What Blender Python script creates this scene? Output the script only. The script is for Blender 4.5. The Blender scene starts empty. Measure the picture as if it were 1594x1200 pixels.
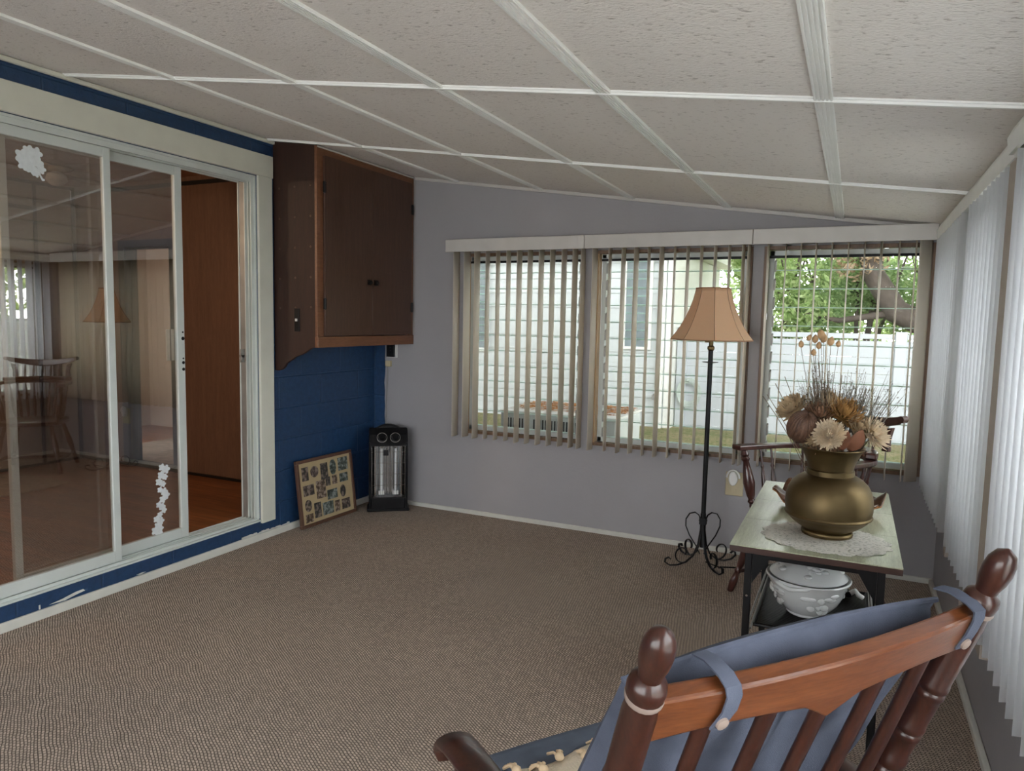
import bpy, math, random
from mathutils import Vector, Matrix
random.seed(7)
PI = math.pi
C = bpy.context.scene.collection
SC = bpy.context.scene

# ------------------------------------------------------------------ materials
def lin(c):
    c = c / 255.0
    return c / 12.92 if c <= 0.04045 else ((c + 0.055) / 1.055) ** 2.4
def rgb(r, g, b): return (lin(r), lin(g), lin(b))

class NT:
    def __init__(s, name):
        s.m = bpy.data.materials.new(name); s.m.use_nodes = True
        s.t = s.m.node_tree; s.t.nodes.clear()
        s.out = s.n('ShaderNodeOutputMaterial')
    def n(s, typ, ins=None, **kw):
        nd = s.t.nodes.new(typ)
        for k, v in kw.items(): setattr(nd, k, v)
        for k, v in (ins or {}).items():
            if isinstance(v, bpy.types.NodeSocket): s.t.links.new(v, nd.inputs[k])
            else: nd.inputs[k].default_value = v
        return nd
    def link(s, a, b): s.t.links.new(a, b)
    def coords(s, scale=(1, 1, 1), rot=(0, 0, 0)):
        tc = s.n('ShaderNodeTexCoord')
        return s.n('ShaderNodeMapping', {'Vector': tc.outputs['Object'], 'Scale': scale, 'Rotation': rot}).outputs[0]
    def noise(s, vec, scale=5, detail=3, rough=.5):
        return s.n('ShaderNodeTexNoise', {'Vector': vec, 'Scale': scale, 'Detail': detail, 'Roughness': rough}).outputs['Fac']
    def ramp(s, fac, stops):
        r = s.n('ShaderNodeValToRGB', {'Fac': fac}); e = r.color_ramp.elements
        while len(e) < len(stops): e.new(.5)
        for el, (p, c) in zip(e, stops):
            el.position = p; el.color = tuple(c) + (1,) if len(c) == 3 else c
        return r.outputs['Color']
    def bump(s, h, strength=.3, dist=.01):
        return s.n('ShaderNodeBump', {'Height': h, 'Strength': strength, 'Distance': dist}).outputs[0]
    def principled(s, col, rough=.5, metal=0, normal=None, spec=.5, coat=0, **kw):
        ins = {'Roughness': rough, 'Metallic': metal, 'Specular IOR Level': spec, 'Coat Weight': coat}
        ins['Base Color'] = col if isinstance(col, bpy.types.NodeSocket) else tuple(col) + (1,)
        if normal is not None: ins['Normal'] = normal
        ins.update(kw)
        p = s.n('ShaderNodeBsdfPrincipled', ins)
        return p.outputs[0]
    def done(s, sh): s.link(sh, s.out.inputs['Surface']); return s.m

def plain(name, col, rough=.5, metal=0, var=.12, vscale=9, bscale=60, bstr=.05, spec=.5, coat=0):
    t = NT(name); v = t.coords()
    f = t.noise(v, vscale, 4)
    a = tuple(x * (1 - var) for x in col); b = tuple(min(1, x * (1 + var)) for x in col)
    colr = t.ramp(f, [(.25, a), (.75, b)])
    nrm = t.bump(t.noise(v, bscale, 2), bstr, .004)
    return t.done(t.principled(colr, rough, metal, nrm, spec, coat))

def wood(name, dark, light, axis=2, scale=6, rough=.4, stretch=14, coat=0, bstr=.06):
    t = NT(name)
    sc = [stretch, stretch, stretch]; sc[axis] = 1.0
    v = t.coords(tuple(sc))
    n1 = t.noise(v, scale, 5, .6)
    v2 = t.coords(tuple(x * 3 for x in sc)); n2 = t.noise(v2, scale * 2, 3, .6)
    mx = t.n('ShaderNodeMath', {0: n1, 1: n2}, operation='ADD').outputs[0]
    mx = t.n('ShaderNodeMath', {0: mx, 1: .5}, operation='MULTIPLY').outputs[0]
    col = t.ramp(mx, [(.33, dark), (.66, light)])
    return t.done(t.principled(col, rough, 0, t.bump(n2, bstr, .003), .5, coat))

def glass(name, tint=(1, 1, 1), base=.04, rough=0.0, k=1.0):
    t = NT(name)
    fr = t.n('ShaderNodeLayerWeight', {'Blend': .12}).outputs['Fresnel']
    f = t.n('ShaderNodeMath', {0: fr, 1: k, 2: base}, operation='MULTIPLY_ADD', use_clamp=True).outputs[0]
    tr = t.n('ShaderNodeBsdfTransparent', {'Color': tuple(tint) + (1,)})
    gl = t.n('ShaderNodeBsdfGlossy', {'Color': (1, 1, 1, 1), 'Roughness': rough})
    return t.done(t.n('ShaderNodeMixShader', {0: f, 1: tr.outputs[0], 2: gl.outputs[0]}).outputs[0])

def vinyl(name, col, tr=.35):
    t = NT(name); v = t.coords((60, 60, .4)); f = t.noise(v, 4, 2)
    colr = t.ramp(f, [(.2, tuple(x * .94 for x in col)), (.8, col)])
    p = t.principled(colr, .45)
    tl = t.n('ShaderNodeBsdfTranslucent', {'Color': tuple(col) + (1,)}).outputs[0]
    return t.done(t.n('ShaderNodeMixShader', {0: tr, 1: p, 2: tl}).outputs[0])

M = {}
# room shell
M['far_wall'] = plain('lavender_grey_paint', (.345, .335, .35), .6, var=.04, vscale=3, bscale=45, bstr=.25)
def mk_block():
    t = NT('blue_painted_block'); tc = t.n('ShaderNodeTexCoord').outputs['Object']; sx = t.n('ShaderNodeSeparateXYZ', {0: tc})
    uu = t.n('ShaderNodeMath', {0: sx.outputs[0], 1: sx.outputs[1]}, operation='ADD').outputs[0]
    v = t.n('ShaderNodeCombineXYZ', {0: uu, 1: sx.outputs[2], 2: 0.0}).outputs[0]
    br = t.n('ShaderNodeTexBrick', {'Vector': v, 'Color1': (1, 1, 1, 1), 'Color2': (1, 1, 1, 1), 'Mortar': (0, 0, 0, 1), 'Scale': 1.0,
             'Mortar Size': .006, 'Mortar Smooth': .6, 'Brick Width': .40, 'Row Height': .20})
    o = t.coords(); n = t.noise(o, 30, 5, .65); sp = t.noise(o, 55, 3, .7)
    col = t.ramp(n, [(.3, (.011, .035, .090)), (.7, (.017, .056, .140))])
    chips = t.ramp(sp, [(.735, (0, 0, 0)), (.765, (1, 1, 1))])
    col = t.n('ShaderNodeMixRGB', {'Fac': chips, 'Color1': col, 'Color2': (.22, .30, .42, 1)}).outputs[0]
    nm = t.n('ShaderNodeMath', {0: n, 1: .35}, operation='MULTIPLY').outputs[0]
    h = t.n('ShaderNodeMath', {0: br.outputs['Color'], 1: nm}, operation='ADD').outputs[0]
    jm = t.n('ShaderNodeMath', {0: br.outputs['Fac'], 1: .10}, operation='MULTIPLY').outputs[0]
    col = t.n('ShaderNodeMixRGB', {'Fac': jm, 'Color1': col, 'Color2': (.035, .085, .17, 1)}).outputs[0]
    return t.done(t.principled(col, .42, 0, t.bump(h, .55, .012)))
M['block'] = mk_block()
def mk_tile():
    t = NT('fissured_ceiling_tile'); v = t.coords((1, 1.9, 1))
    n = t.noise(v, 42, 3, .6); n2 = t.noise(v, 95, 2, .5)
    col = t.ramp(n, [(.30, (.50, .46, .43)), (.40, (.80, .765, .73))])
    st = t.noise(t.coords((1.2, 3.2, 1)), 2.2, 4, .6)
    col = t.n('ShaderNodeMixRGB', {'Fac': t.ramp(st, [(.70, (0, 0, 0)), (.74, (.35, .35, .35))]), 'Color1': col, 'Color2': (.30, .285, .27, 1)}).outputs[0]
    h = t.n('ShaderNodeMath', {0: n, 1: n2}, operation='ADD').outputs[0]
    return t.done(t.principled(col, .8, 0, t.bump(h, .5, .006), .2))
M['tile'] = mk_tile()
def mk_carpet():
    t = NT('berber_loop_carpet'); v = t.coords()
    wob = t.n('ShaderNodeTexNoise', {'Vector': v, 'Scale': 9, 'Detail': 2})
    off = t.n('ShaderNodeVectorMath', {0: wob.outputs['Color'], 'Scale': .022}, operation='SCALE').outputs[0]
    v2 = t.n('ShaderNodeVectorMath', {0: v, 1: off}, operation='ADD').outputs[0]
    v2 = t.n('ShaderNodeMapping', {'Vector': v2, 'Rotation': (0, 0, .55)}).outputs[0]
    br = t.n('ShaderNodeTexBrick', {'Vector': v2, 'Color1': (.58, .48, .405, 1), 'Color2': (.40, .335, .285, 1), 'Mortar': (.105, .085, .072, 1),
             'Scale': 1.0, 'Mortar Size': .0026, 'Mortar Smooth': .8, 'Bias': 0.0, 'Brick Width': .0165, 'Row Height': .0095})
    n = t.noise(v, 1.3, 4, .6)
    tint = t.ramp(n, [(.3, (.93, .90, .88)), (.7, (1.05, 1.03, 1.0))])
    col = t.n('ShaderNodeMixRGB', {'Fac': 1.0, 'Color1': br.outputs['Color'], 'Color2': tint}, blend_type='MULTIPLY').outputs[0]
    return t.done(t.principled(col, .95, 0, t.bump(br.outputs['Fac'], -.6, .005), .1))
M['carpet'] = mk_carpet()
M['white_paint'] = plain('white_trim_paint', (.62, .62, .57), .45, var=.05, vscale=12, bstr=.06)
M['cream_paint'] = plain('cream_casing_paint', (.64, .64, .56), .45, var=.05, vscale=8, bstr=.05)
M['alu'] = plain('white_coated_aluminium', (.60, .64, .62), .4, .1, var=.04)
M['alu_grey'] = plain('weathered_aluminium', (.30, .29, .27), .45, .5, var=.15)
M['strip'] = plain('fluted_white_batten', (.88, .89, .87), .4, var=.04)
M['shade_tan'] = plain('shaded_vane_tan', (.40, .345, .29), .6, var=.05)  # shade tone for the bands between the right-wall blinds
M['door_glass'] = glass('reflective_door_glass', (.88, .86, .84), .19, 0, 1.1)
M['win_glass'] = glass('jalousie_glass', (.955, .97, .965), .02)
M['slat_edge'] = vinyl('ground_glass_edge', (.80, .92, .88), .85)
M['frame_wood'] = wood('window_frame_wood', (.12, .065, .035), (.22, .125, .07), 2, 5, .45)
M['jamb_wood'] = wood('pale_window_jamb_wood', (.46, .30, .16), (.60, .42, .25), 2, 5, .45)
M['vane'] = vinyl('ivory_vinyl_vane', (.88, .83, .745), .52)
M['vane_skylit'] = vinyl('skylit_vinyl_vane', (.93, .945, .97), .70)  # the sky's bluish light is put into the right-wall vane colour
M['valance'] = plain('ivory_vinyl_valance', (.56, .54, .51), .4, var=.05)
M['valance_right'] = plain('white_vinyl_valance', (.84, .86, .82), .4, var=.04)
# furniture
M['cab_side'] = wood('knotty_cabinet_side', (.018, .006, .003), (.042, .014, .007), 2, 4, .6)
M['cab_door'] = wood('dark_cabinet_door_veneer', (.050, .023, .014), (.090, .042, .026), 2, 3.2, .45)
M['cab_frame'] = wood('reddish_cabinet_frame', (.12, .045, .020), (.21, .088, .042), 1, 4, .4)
M['black_metal'] = plain('black_metal', (.012, .012, .013), .4, .6)
M['black_plastic'] = plain('black_plastic', (.007, .007, .008), .38, spec=.22)
M['steel'] = plain('polished_reflector_steel', (.72, .74, .76), .16, 1, var=.05, vscale=20, bscale=12, bstr=.1)
M['quartz'] = plain('frosted_quartz', (.75, .77, .78), .2, 0, var=.05)
M['frame_brown'] = wood('brown_picture_frame', (.06, .028, .018), (.13, .065, .04), 2, 5, .35)
M['mat_board'] = plain('tan_mat_board', (.42, .33, .19), .7, var=.06)
M['cushion'] = plain('slate_blue_cloth', (.10, .12, .16), .85, var=.14, vscale=26, bscale=900, bstr=.25, spec=.2)
M['back_pad'] = plain('faded_blue_denim_cloth', (.088, .100, .138), .85, var=.16, vscale=20, bscale=700, bstr=.25, spec=.2)
M['throw'] = plain('cream_knit_cloth', (.62, .54, .42), .9, var=.12, vscale=60, bscale=250, bstr=.6)
M['fringe'] = plain('butter_yellow_fringe', (.72, .55, .36), .9, var=.15, vscale=60)
M['rocker_wood'] = wood('cherry_stained_wood', (.085, .023, .008), (.185, .060, .019), 0, 5, .33, 9, .25)
M['rocker_dark'] = wood('dark_walnut_stain', (.020, .006, .004), (.056, .016, .009), 2, 5, .30, 9, .2)
M['worn_ring'] = plain('worn_pale_wood_ring', (.26, .20, .17), .5)
M['captain_wood'] = wood('mahogany_stain', (.030, .009, .007), (.075, .022, .016), 2, 5, .28, 9, .4)
M['table_top'] = wood('sky_sheen_wood_laminate', (.27, .28, .19), (.50, .53, .39), 1, 5, .30, 16)  # pale green sky reflection is mixed into the wood colour
M['table_edge'] = wood('dark_table_edge', (.028, .011, .008), (.06, .025, .017), 0, 5, .4)
M['brass'] = plain('aged_brass', (.155, .112, .056), .48, 1, var=.28, vscale=7, bscale=25, bstr=.06)
M['brass_bright'] = plain('bright_brass', (.55, .38, .15), .22, 1, var=.1)
M['ceramic'] = plain('white_glazed_ceramic', (.68, .70, .70), .18, 0, var=.03, bscale=30, bstr=.02, coat=.4)
M['shade'] = vinyl('tan_lamp_shade_cloth', (.93, .70, .48), .52)
M['shade_trim'] = plain('brown_shade_piping', (.34, .18, .09), .7)
M['iron'] = plain('black_wrought_iron', (.011, .011, .012), .42, .5, bscale=80, bstr=.1)
M['beige_plate'] = plain('almond_plastic', (.52, .45, .29), .4, var=.03)
M['white_plastic'] = plain('white_plastic', (.75, .76, .74), .35, var=.03)
M['dish'] = wood('brown_leathery_wood', (.035, .014, .008), (.16, .07, .03), 0, 9, .3, 6, .3)
M['dish_under'] = plain('burnt_orange_underside', (.36, .13, .025), .45)
M['decal'] = plain('white_flower_film', (.66, .70, .72), .6, var=.08, vscale=50)
def mk_doily():
    t = NT('crochet_lace'); v = t.coords()
    vo = t.n('ShaderNodeTexVoronoi', {'Vector': v, 'Scale': 95.0}, feature='F1').outputs['Distance']
    hole = t.ramp(vo, [(.30, (0, 0, 0)), (.40, (1, 1, 1))])
    p = t.principled((.70, .68, .62), .85)
    tr = t.n('ShaderNodeBsdfTransparent').outputs[0]
    return t.done(t.n('ShaderNodeMixShader', {0: hole, 1: tr, 2: p}).outputs[0])
M['doily'] = mk_doily()
# dried flowers
M['mum'] = plain('cream_dried_petals', (.68, .56, .40), .8, var=.2, vscale=40)
M['mum_tan'] = plain('tan_dried_petals', (.47, .35, .21), .8, var=.25, vscale=40)
M['gold_petals'] = plain('golden_brown_petals', (.40, .22, .07), .8, var=.35, vscale=30)
M['rust_petals'] = plain('rusty_dried_bloom', (.28, .15, .085), .85, var=.35, vscale=30)
M['pod'] = wood('ridged_seed_pod', (.035, .014, .009), (.19, .10, .06), 2, 10, .6, 5)
M['leaf_brown'] = plain('red_brown_dry_leaf', (.20, .075, .035), .7, var=.25, vscale=20)
M['leaf_white'] = plain('white_dry_leaf', (.70, .68, .66), .7)
M['stem'] = plain('dry_stem', (.16, .12, .08), .8, var=.3)
M['grass_head'] = plain('tan_quaking_grass', (.50, .31, .16), .75, var=.25, vscale=60)
M['sprig'] = plain('grey_brown_sprig', (.17, .15, .12), .8, var=.3)
# inner room
def mk_planks():
    t = NT('orange_brown_floor_boards'); v = t.coords((1, 12, 1)); n = t.noise(v, 3, 5, .6)
    br = t.n('ShaderNodeTexBrick', {'Vector': t.coords(), 'Color1': (1, 1, 1, 1), 'Color2': (.72, .72, .72, 1), 'Mortar': (.3, .3, .3, 1), 'Scale': 1.0,
             'Mortar Size': .0015, 'Brick Width': 1.1, 'Row Height': .085})
    col = t.ramp(n, [(.3, (.17, .055, .019)), (.7, (.42, .16, .055))])
    col = t.n('ShaderNodeMixRGB', {'Fac': 1., 'Color1': col, 'Color2': br.outputs['Color']}, blend_type='MULTIPLY').outputs[0]
    return t.done(t.principled(col, .33, 0, None, .5, .1))
M['planks'] = mk_planks()
M['panel_wood'] = wood('brown_wall_panelling', (.15, .080, .050), (.235, .130, .084), 2, 3, .5)
M['panel_pale'] = plain('pale_wall_panelling', (.40, .32, .25), .6, var=.05)
M['ceiling_tan'] = plain('tan_plaster', (.33, .18, .105), .7, var=.04)
M['black_batten'] = plain('black_batten', (.010, .010, .011), .4)
M['oak'] = wood('pale_oak_casing', (.42, .28, .15), (.55, .38, .22), 2, 4, .5)
M['rug'] = plain('faded_beige_rug_pile', (.34, .28, .21), .95, var=.35, vscale=14, bscale=300, bstr=.4)
M['drape'] = vinyl('grey_beige_vane', (.50, .43, .38), .2)
# outdoors
M['siding'] = plain('white_siding_paint', (.56, .60, .595), .6, var=.03, bscale=25, bstr=.1)
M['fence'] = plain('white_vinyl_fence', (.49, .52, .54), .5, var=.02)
M['fence_side_lit'] = plain('lit_fence_vinyl', (.80, .82, .82), .5, var=.02)  # fence vinyl with extra light painted in for its mirror image
M['trim_out'] = plain('outdoor_white_trim', (.80, .80, .76), .5, var=.03)
M['roof'] = plain('grey_roofing', (.20, .19, .18), .8)
M['dark_glass'] = plain('dim_louvred_glass', (.22, .26, .27), .15, 0, var=.3, vscale=5)
M['ac'] = plain('grey_white_enamel', (.60, .63, .62), .4, var=.03)
M['slot'] = plain('dark_vent_slot', (.03, .035, .04), .6)
def mk_ground():
    t = NT('dry_lawn'); v = t.coords(); n = t.noise(v, 2.6, 6, .75); n2 = t.noise(v, 30, 4, .7)
    s = t.n('ShaderNodeMath', {0: n, 1: n2}, operation='ADD').outputs[0]
    s = t.n('ShaderNodeMath', {0: s, 1: .5}, operation='MULTIPLY').outputs[0]
    col = t.ramp(s, [(.36, (.10, .14, .045)), (.48, (.22, .22, .10)), (.58, (.36, .30, .19)), (.68, (.24, .13, .085))])
    return t.done(t.principled(col, .95, 0, t.bump(n2, .5, .03), .1))
M['ground'] = mk_ground()
def leafmat(name, a, b, c, tr=.35):
    t = NT(name); v = t.coords(); n = t.noise(v, 2.3, 3, .7); w = t.n('ShaderNodeTexWhiteNoise', {'Vector': t.n('ShaderNodeVectorMath', {0: v, 'Scale': 14.}, operation='SCALE').outputs[0]}).outputs['Value']
    s = t.n('ShaderNodeMath', {0: n, 1: w, 2: .0}, operation='MULTIPLY_ADD').outputs[0]
    s = t.n('ShaderNodeMath', {0: n, 1: t.noise(v, 16, 2, .7)}, operation='ADD').outputs[0]
    s = t.n('ShaderNodeMath', {0: s, 1: .5}, operation='MULTIPLY').outputs[0]
    col = t.ramp(s, [(.36, a), (.5, b), (.64, c)])
    p = t.principled(col, .55, 0, None, .3)
    tl = t.n('ShaderNodeBsdfTranslucent', {'Color': col}).outputs[0]
    return t.done(t.n('ShaderNodeMixShader', {0: tr, 1: p, 2: tl}).outputs[0])
M['leaf_a'] = leafmat('bright_green_leaves', (.24, .36, .12), (.46, .60, .26), (.74, .80, .48), .5)
M['leaf_b'] = leafmat('mid_green_leaves', (.14, .25, .09), (.32, .46, .20), (.58, .68, .38), .5)
M['leaf_c'] = leafmat('browning_leaves', (.28, .20, .13), (.52, .37, .25), (.74, .60, .42), .45)
M['leaf_dark'] = leafmat('shade_crown_leaves', (.03, .06, .02), (.06, .10, .035), (.10, .15, .06), .2)
M['bark'] = plain('grey_brown_bark', (.10, .08, .065), .9, var=.3, vscale=14, bscale=30, bstr=.8)
M['bounce_pale'] = plain('pale_bounce_slab', (.66, .63, .60), .9, var=.08, vscale=3)
M['litter'] = plain('orange_fallen_needles', (.50, .24, .09), .9, var=.4, vscale=40)
M['hose'] = plain('pale_grey_hose', (.50, .56, .52), .5)

# ------------------------------------------------------------------ mesh helpers
class MB:
    def __init__(s): s.v = []; s.f = []
    def add(s, vs, fs, mtx=None):
        o = len(s.v)
        if mtx is not None: vs = [mtx @ Vector(p) for p in vs]
        s.v += [tuple(p) for p in vs]; s.f += [tuple(i + o for i in f) for f in fs]; return s
    def hexa(s, p, mtx=None):
        return s.add(p, [(3, 2, 1, 0), (4, 5, 6, 7), (0, 1, 5, 4), (1, 2, 6, 5), (2, 3, 7, 6), (3, 0, 4, 7)], mtx)
    def box(s, x0, x1, y0, y1, z0, z1, mtx=None):
        return s.hexa([(x0, y0, z0), (x1, y0, z0), (x1, y1, z0), (x0, y1, z0), (x0, y0, z1), (x1, y0, z1), (x1, y1, z1), (x0, y1, z1)], mtx)
    def prism(s, poly, axis, a, b, mtx=None):
        # poly: (u,v) in the plane perpendicular to axis; axis 0:(y,z) 1:(x,z) 2:(x,y)
        def P(u, v, w): return [(w, u, v), (u, w, v), (u, v, w)][axis]
        n = len(poly)
        vs = [P(u, v, a) for u, v in poly] + [P(u, v, b) for u, v in poly]
        fs = [tuple(range(n - 1, -1, -1)), tuple(range(n, 2 * n))] + [(i, (i + 1) % n, n + (i + 1) % n, n + i) for i in range(n)]
        return s.add(vs, fs, mtx)
    def tube(s, pts, r, n=8, caps=True, mtx=None, flat=1.0, up=(0, 0, 1)):
        pts = [Vector(p) for p in pts]; m = len(pts)
        rr = r if isinstance(r, (list, tuple)) else [r] * m
        vs = []; fs = []; prev = None
        for i, p in enumerate(pts):
            d = (pts[min(i + 1, m - 1)] - pts[max(i - 1, 0)]).normalized()
            if prev is None:
                a = Vector(up) if abs(d.dot(Vector(up))) < .95 else Vector((1, 0, 0))
                x = (a - d * a.dot(d)).normalized()
            else:
                x = (prev - d * prev.dot(d)).normalized()
            prev = x; y = d.cross(x)
            for k in range(n):
                an = 2 * PI * k / n
                vs.append(p + x * (math.cos(an) * rr[i] * flat) + y * (math.sin(an) * rr[i]))
        for i in range(m - 1):
            for k in range(n):
                fs.append((i * n + k, i * n + (k + 1) % n, (i + 1) * n + (k + 1) % n, (i + 1) * n + k))
        if caps: fs.append(tuple(range(n - 1, -1, -1))); fs.append(tuple(range((m - 1) * n, m * n)))
        return s.add(vs, fs, mtx)
    def lathe(s, prof, n=24, mtx=None, closed=True):
        vs = []; fs = []; m = len(prof)
        for r, z in prof:
            for k in range(n):
                a = 2 * PI * k / n; vs.append((r * math.cos(a), r * math.sin(a), z))
        for i in range(m - 1):
            for k in range(n):
                fs.append((i * n + k, i * n + (k + 1) % n, (i + 1) * n + (k + 1) % n, (i + 1) * n + k))
        if closed: fs.append(tuple(range(n - 1, -1, -1))); fs.append(tuple(range((m - 1) * n, m * n)))
        return s.add(vs, fs, mtx)
    def turned(s, p0, p1, prof, n=14):
        # prof: (t along p0..p1, radius)
        p0 = Vector(p0); p1 = Vector(p1); d = p1 - p0; L = d.length
        q = d.normalized().to_track_quat('Z', 'Y').to_matrix().to_4x4()
        return s.lathe([(r, t * L) for t, r in prof], n, Matrix.Translation(p0) @ q)
    def ball(s, c, r, nu=12, nv=8, mtx=None):
        r = (r, r, r) if not isinstance(r, (tuple, list)) else r
        vs = []; fs = []
        for j in range(nv + 1):
            th = PI * j / nv
            th = min(max(th, .02), PI - .02)
            for i in range(nu):
                a = 2 * PI * i / nu
                vs.append((c[0] + r[0] * math.sin(th) * math.cos(a), c[1] + r[1] * math.sin(th) * math.sin(a), c[2] - r[2] * math.cos(th)))
        for j in range(nv):
            for i in range(nu):
                fs.append((j * nu + i, j * nu + (i + 1) % nu, (j + 1) * nu + (i + 1) % nu, (j + 1) * nu + i))
        fs.append(tuple(range(nu - 1, -1, -1))); fs.append(tuple(range(nv * nu, (nv + 1) * nu)))
        return s.add(vs, fs, mtx)
    def grid(s, fn, nu, nv, wrap=False):
        vs = [fn(i / (nu if wrap else nu - 1), j / (nv - 1)) for j in range(nv) for i in range(nu)]
        fs = []
        for j in range(nv - 1):
            for i in range(nu if wrap else nu - 1):
                fs.append((j * nu + i, j * nu + (i + 1) % nu, (j + 1) * nu + (i + 1) % nu, (j + 1) * nu + i))
        return s.add(vs, fs)
    def build(s, name, m, parent=None, loc=None, rot=None, smooth=None, bevel=0, sub=0, solid=0):
        me = bpy.data.meshes.new(name); me.from_pydata(s.v, [], s.f); me.update()
        if smooth:
            me.shade_smooth(); me.set_sharp_from_angle(angle=smooth)
        me.materials.append(M[m])
        o = bpy.data.objects.new(name, me); C.objects.link(o)
        if parent is not None: o.parent = parent
        if loc: o.location = loc
        if rot: o.rotation_euler = rot
        if solid:
            md = o.modifiers.new('solid', 'SOLIDIFY'); md.thickness = solid; md.offset = 0
        if bevel:
            md = o.modifiers.new('bevel', 'BEVEL'); md.width = bevel; md.segments = 2; md.limit_method = 'ANGLE'; md.angle_limit = .6
        if sub:
            md = o.modifiers.new('sub', 'SUBSURF'); md.levels = sub; md.render_levels = sub
        return o

def tag(o, label, cat, group=None, kind=None):
    o['label'] = label; o['category'] = cat
    if group: o['group'] = group
    if kind: o['kind'] = kind
    return o
def thing(name, label, cat, loc=(0, 0, 0), rotz=0, group=None):
    o = bpy.data.objects.new(name, None); C.objects.link(o)
    o.location = loc; o.rotation_euler = (0, 0, rotz); o.empty_display_size = .1
    return tag(o, label, cat, group)
def struct(name, mb, m, label=None, **kw):
    o = mb.build(name, m, **kw); o['kind'] = 'structure'
    if label: o['label'] = label
    return o
def sroot(name):
    o = bpy.data.objects.new(name, None); C.objects.link(o); o['kind'] = 'structure'; return o
def copy_child(o, parent):
    c = o.copy(); C.objects.link(c); c.parent = parent; return c

# ------------------------------------------------------------------ room numbers (metres)
W = 3.708; HL = 2.437; HR = 1.906; YB = -6.3
def hz(x): return HL + (HR - HL) * x / W
WZ0, WZ1 = .58, 1.84
FAR = [(.763, 1.655), (1.725, 2.688), (2.748, 3.612)]
RIGHT = [(-1.12, -.14), (-2.04, -1.24), (-3.25, -2.24), (-4.6, -3.4), (-5.9, -4.75)]

def wall_cells(mb, u0, u1, z0, z1, holes, emit):
    us = sorted({u0, u1} | {h[0] for h in holes} | {h[1] for h in holes})
    zs = sorted({z0, z1} | {h[2] for h in holes} | {h[3] for h in holes})
    for a, b in zip(us, us[1:]):
        for c, d in zip(zs, zs[1:]):
            if any(h[0] - 1e-6 <= a and b <= h[1] + 1e-6 and h[2] - 1e-6 <= c and d <= h[3] + 1e-6 for h in holes): continue
            emit(a, b, c, d)

# floor, ceiling, walls
struct('floor', MB().box(0, W, YB, 0, -.12, 0), 'carpet')
struct('ceiling', MB().hexa([(0, YB, HL), (W, YB, HR), (W, 0, HR), (0, 0, HL), (0, YB, HL + .1), (W, YB, HR + .1), (W, 0, HR + .1), (0, 0, HL + .1)]), 'tile')
mb = MB(); wall_cells(mb, -.2, W + .12, -.2, 2.6, [(a, b, WZ0, WZ1) for a, b in FAR], lambda a, b, c, d: mb.box(a, b, 0, .12, c, d))
struct('wall_far', mb, 'far_wall')
mb = MB(); wall_cells(mb, YB, 0, -.2, 2.0, [(a, b, WZ0, WZ1) for a, b in RIGHT], lambda a, b, c, d: mb.box(W, W + .12, a, b, c, d))
struct('wall_right', mb, 'far_wall')
DY0, DY1, DZ0, DZ1 = -3.01, -1.168, .118, 2.205
mb = MB(); wall_cells(mb, YB, 0, -.2, 2.6, [(DY0, DY1, DZ0, DZ1)], lambda a, b, c, d: mb.box(-.125, 0, a, b, c, d))
struct('wall_left', mb, 'block')
mb = MB(); wall_cells(mb, -.2, W + .12, -.2, 2.6, [(.3, 3.5, .35, 1.95)], lambda a, b, c, d: mb.box(a, b, YB - .12, YB, c, d))
struct('wall_back', mb, 'far_wall')
# blue paint carried a hand's width round the corner, with a ragged edge
pts = [(0.002, 0.0)]
random.seed(3)
edge = [(.095 + random.uniform(-.006, .006), z * .06) for z in range(0, 42)]
struct('trim_1', MB().prism([(.0005, 0)] + edge + [(.0005, 2.44)], 1, -.004, -.0005), 'block')

# baseboards
def bb(h=.028): return [(0, 0), (.014, 0), (.014, h - .006), (.008, h), (0, h)]
random.seed(5)
def jag(mb, n, L, fn):
    pass
struct('baseboard_left', MB().box(.001, .016, YB, -.0, 0.0, .045), 'white_paint', bevel=.004)
struct('baseboard_far', MB().box(.02, W, -.016, -.001, 0, .03), 'white_paint', bevel=.004)
struct('baseboard_right', MB().box(W - .022, W - .001, YB, -.02, 0, .03), 'white_paint', bevel=.005)
# ragged white paint line above the left baseboard, near the corner
mb = MB(); y = -1.32
while y < -.93:
    h = random.uniform(.002, .012); mb.box(.001, .006, y, y + .02, .045, .045 + h); y += .02
struct('trim_2', mb, 'white_paint')
# chips of bare filler on the blue step below the door
mb = MB()
mb.prism([(-2.46, .052), (-2.40, .058), (-2.335, .070), (-2.30, .071), (-2.292, .062), (-2.33, .057), (-2.39, .047)], 0, .0005, .003)
mb.box(.0005, .003, -2.507, -2.500, .046, .065)
mb.prism([(-2.02, .05), (-1.985, .054), (-1.965, .050), (-2.0, .045)], 0, .0005, .003)
struct('trim_3', mb, 'white_paint')
# ceiling edge mouldings
struct('trim_4', MB().box(.001, .02, YB, -1.03, HL - .026, HL - .004), 'cream_paint', bevel=.005)
def slope_bar(x0, x1, y0, y1, t, d=0.0):
    return MB().hexa([(x0, y0, hz(x0) - t - d), (x1, y0, hz(x1) - t - d), (x1, y1, hz(x1) - t - d), (x0, y1, hz(x0) - t - d),
                      (x0, y0, hz(x0) - d), (x1, y0, hz(x1) - d), (x1, y1, hz(x1) - d), (x0, y1, hz(x0) - d)])
struct('trim_5', slope_bar(.36, 3.52, -.018, -.001, .02, .001), 'valance')
k = 6
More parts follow.
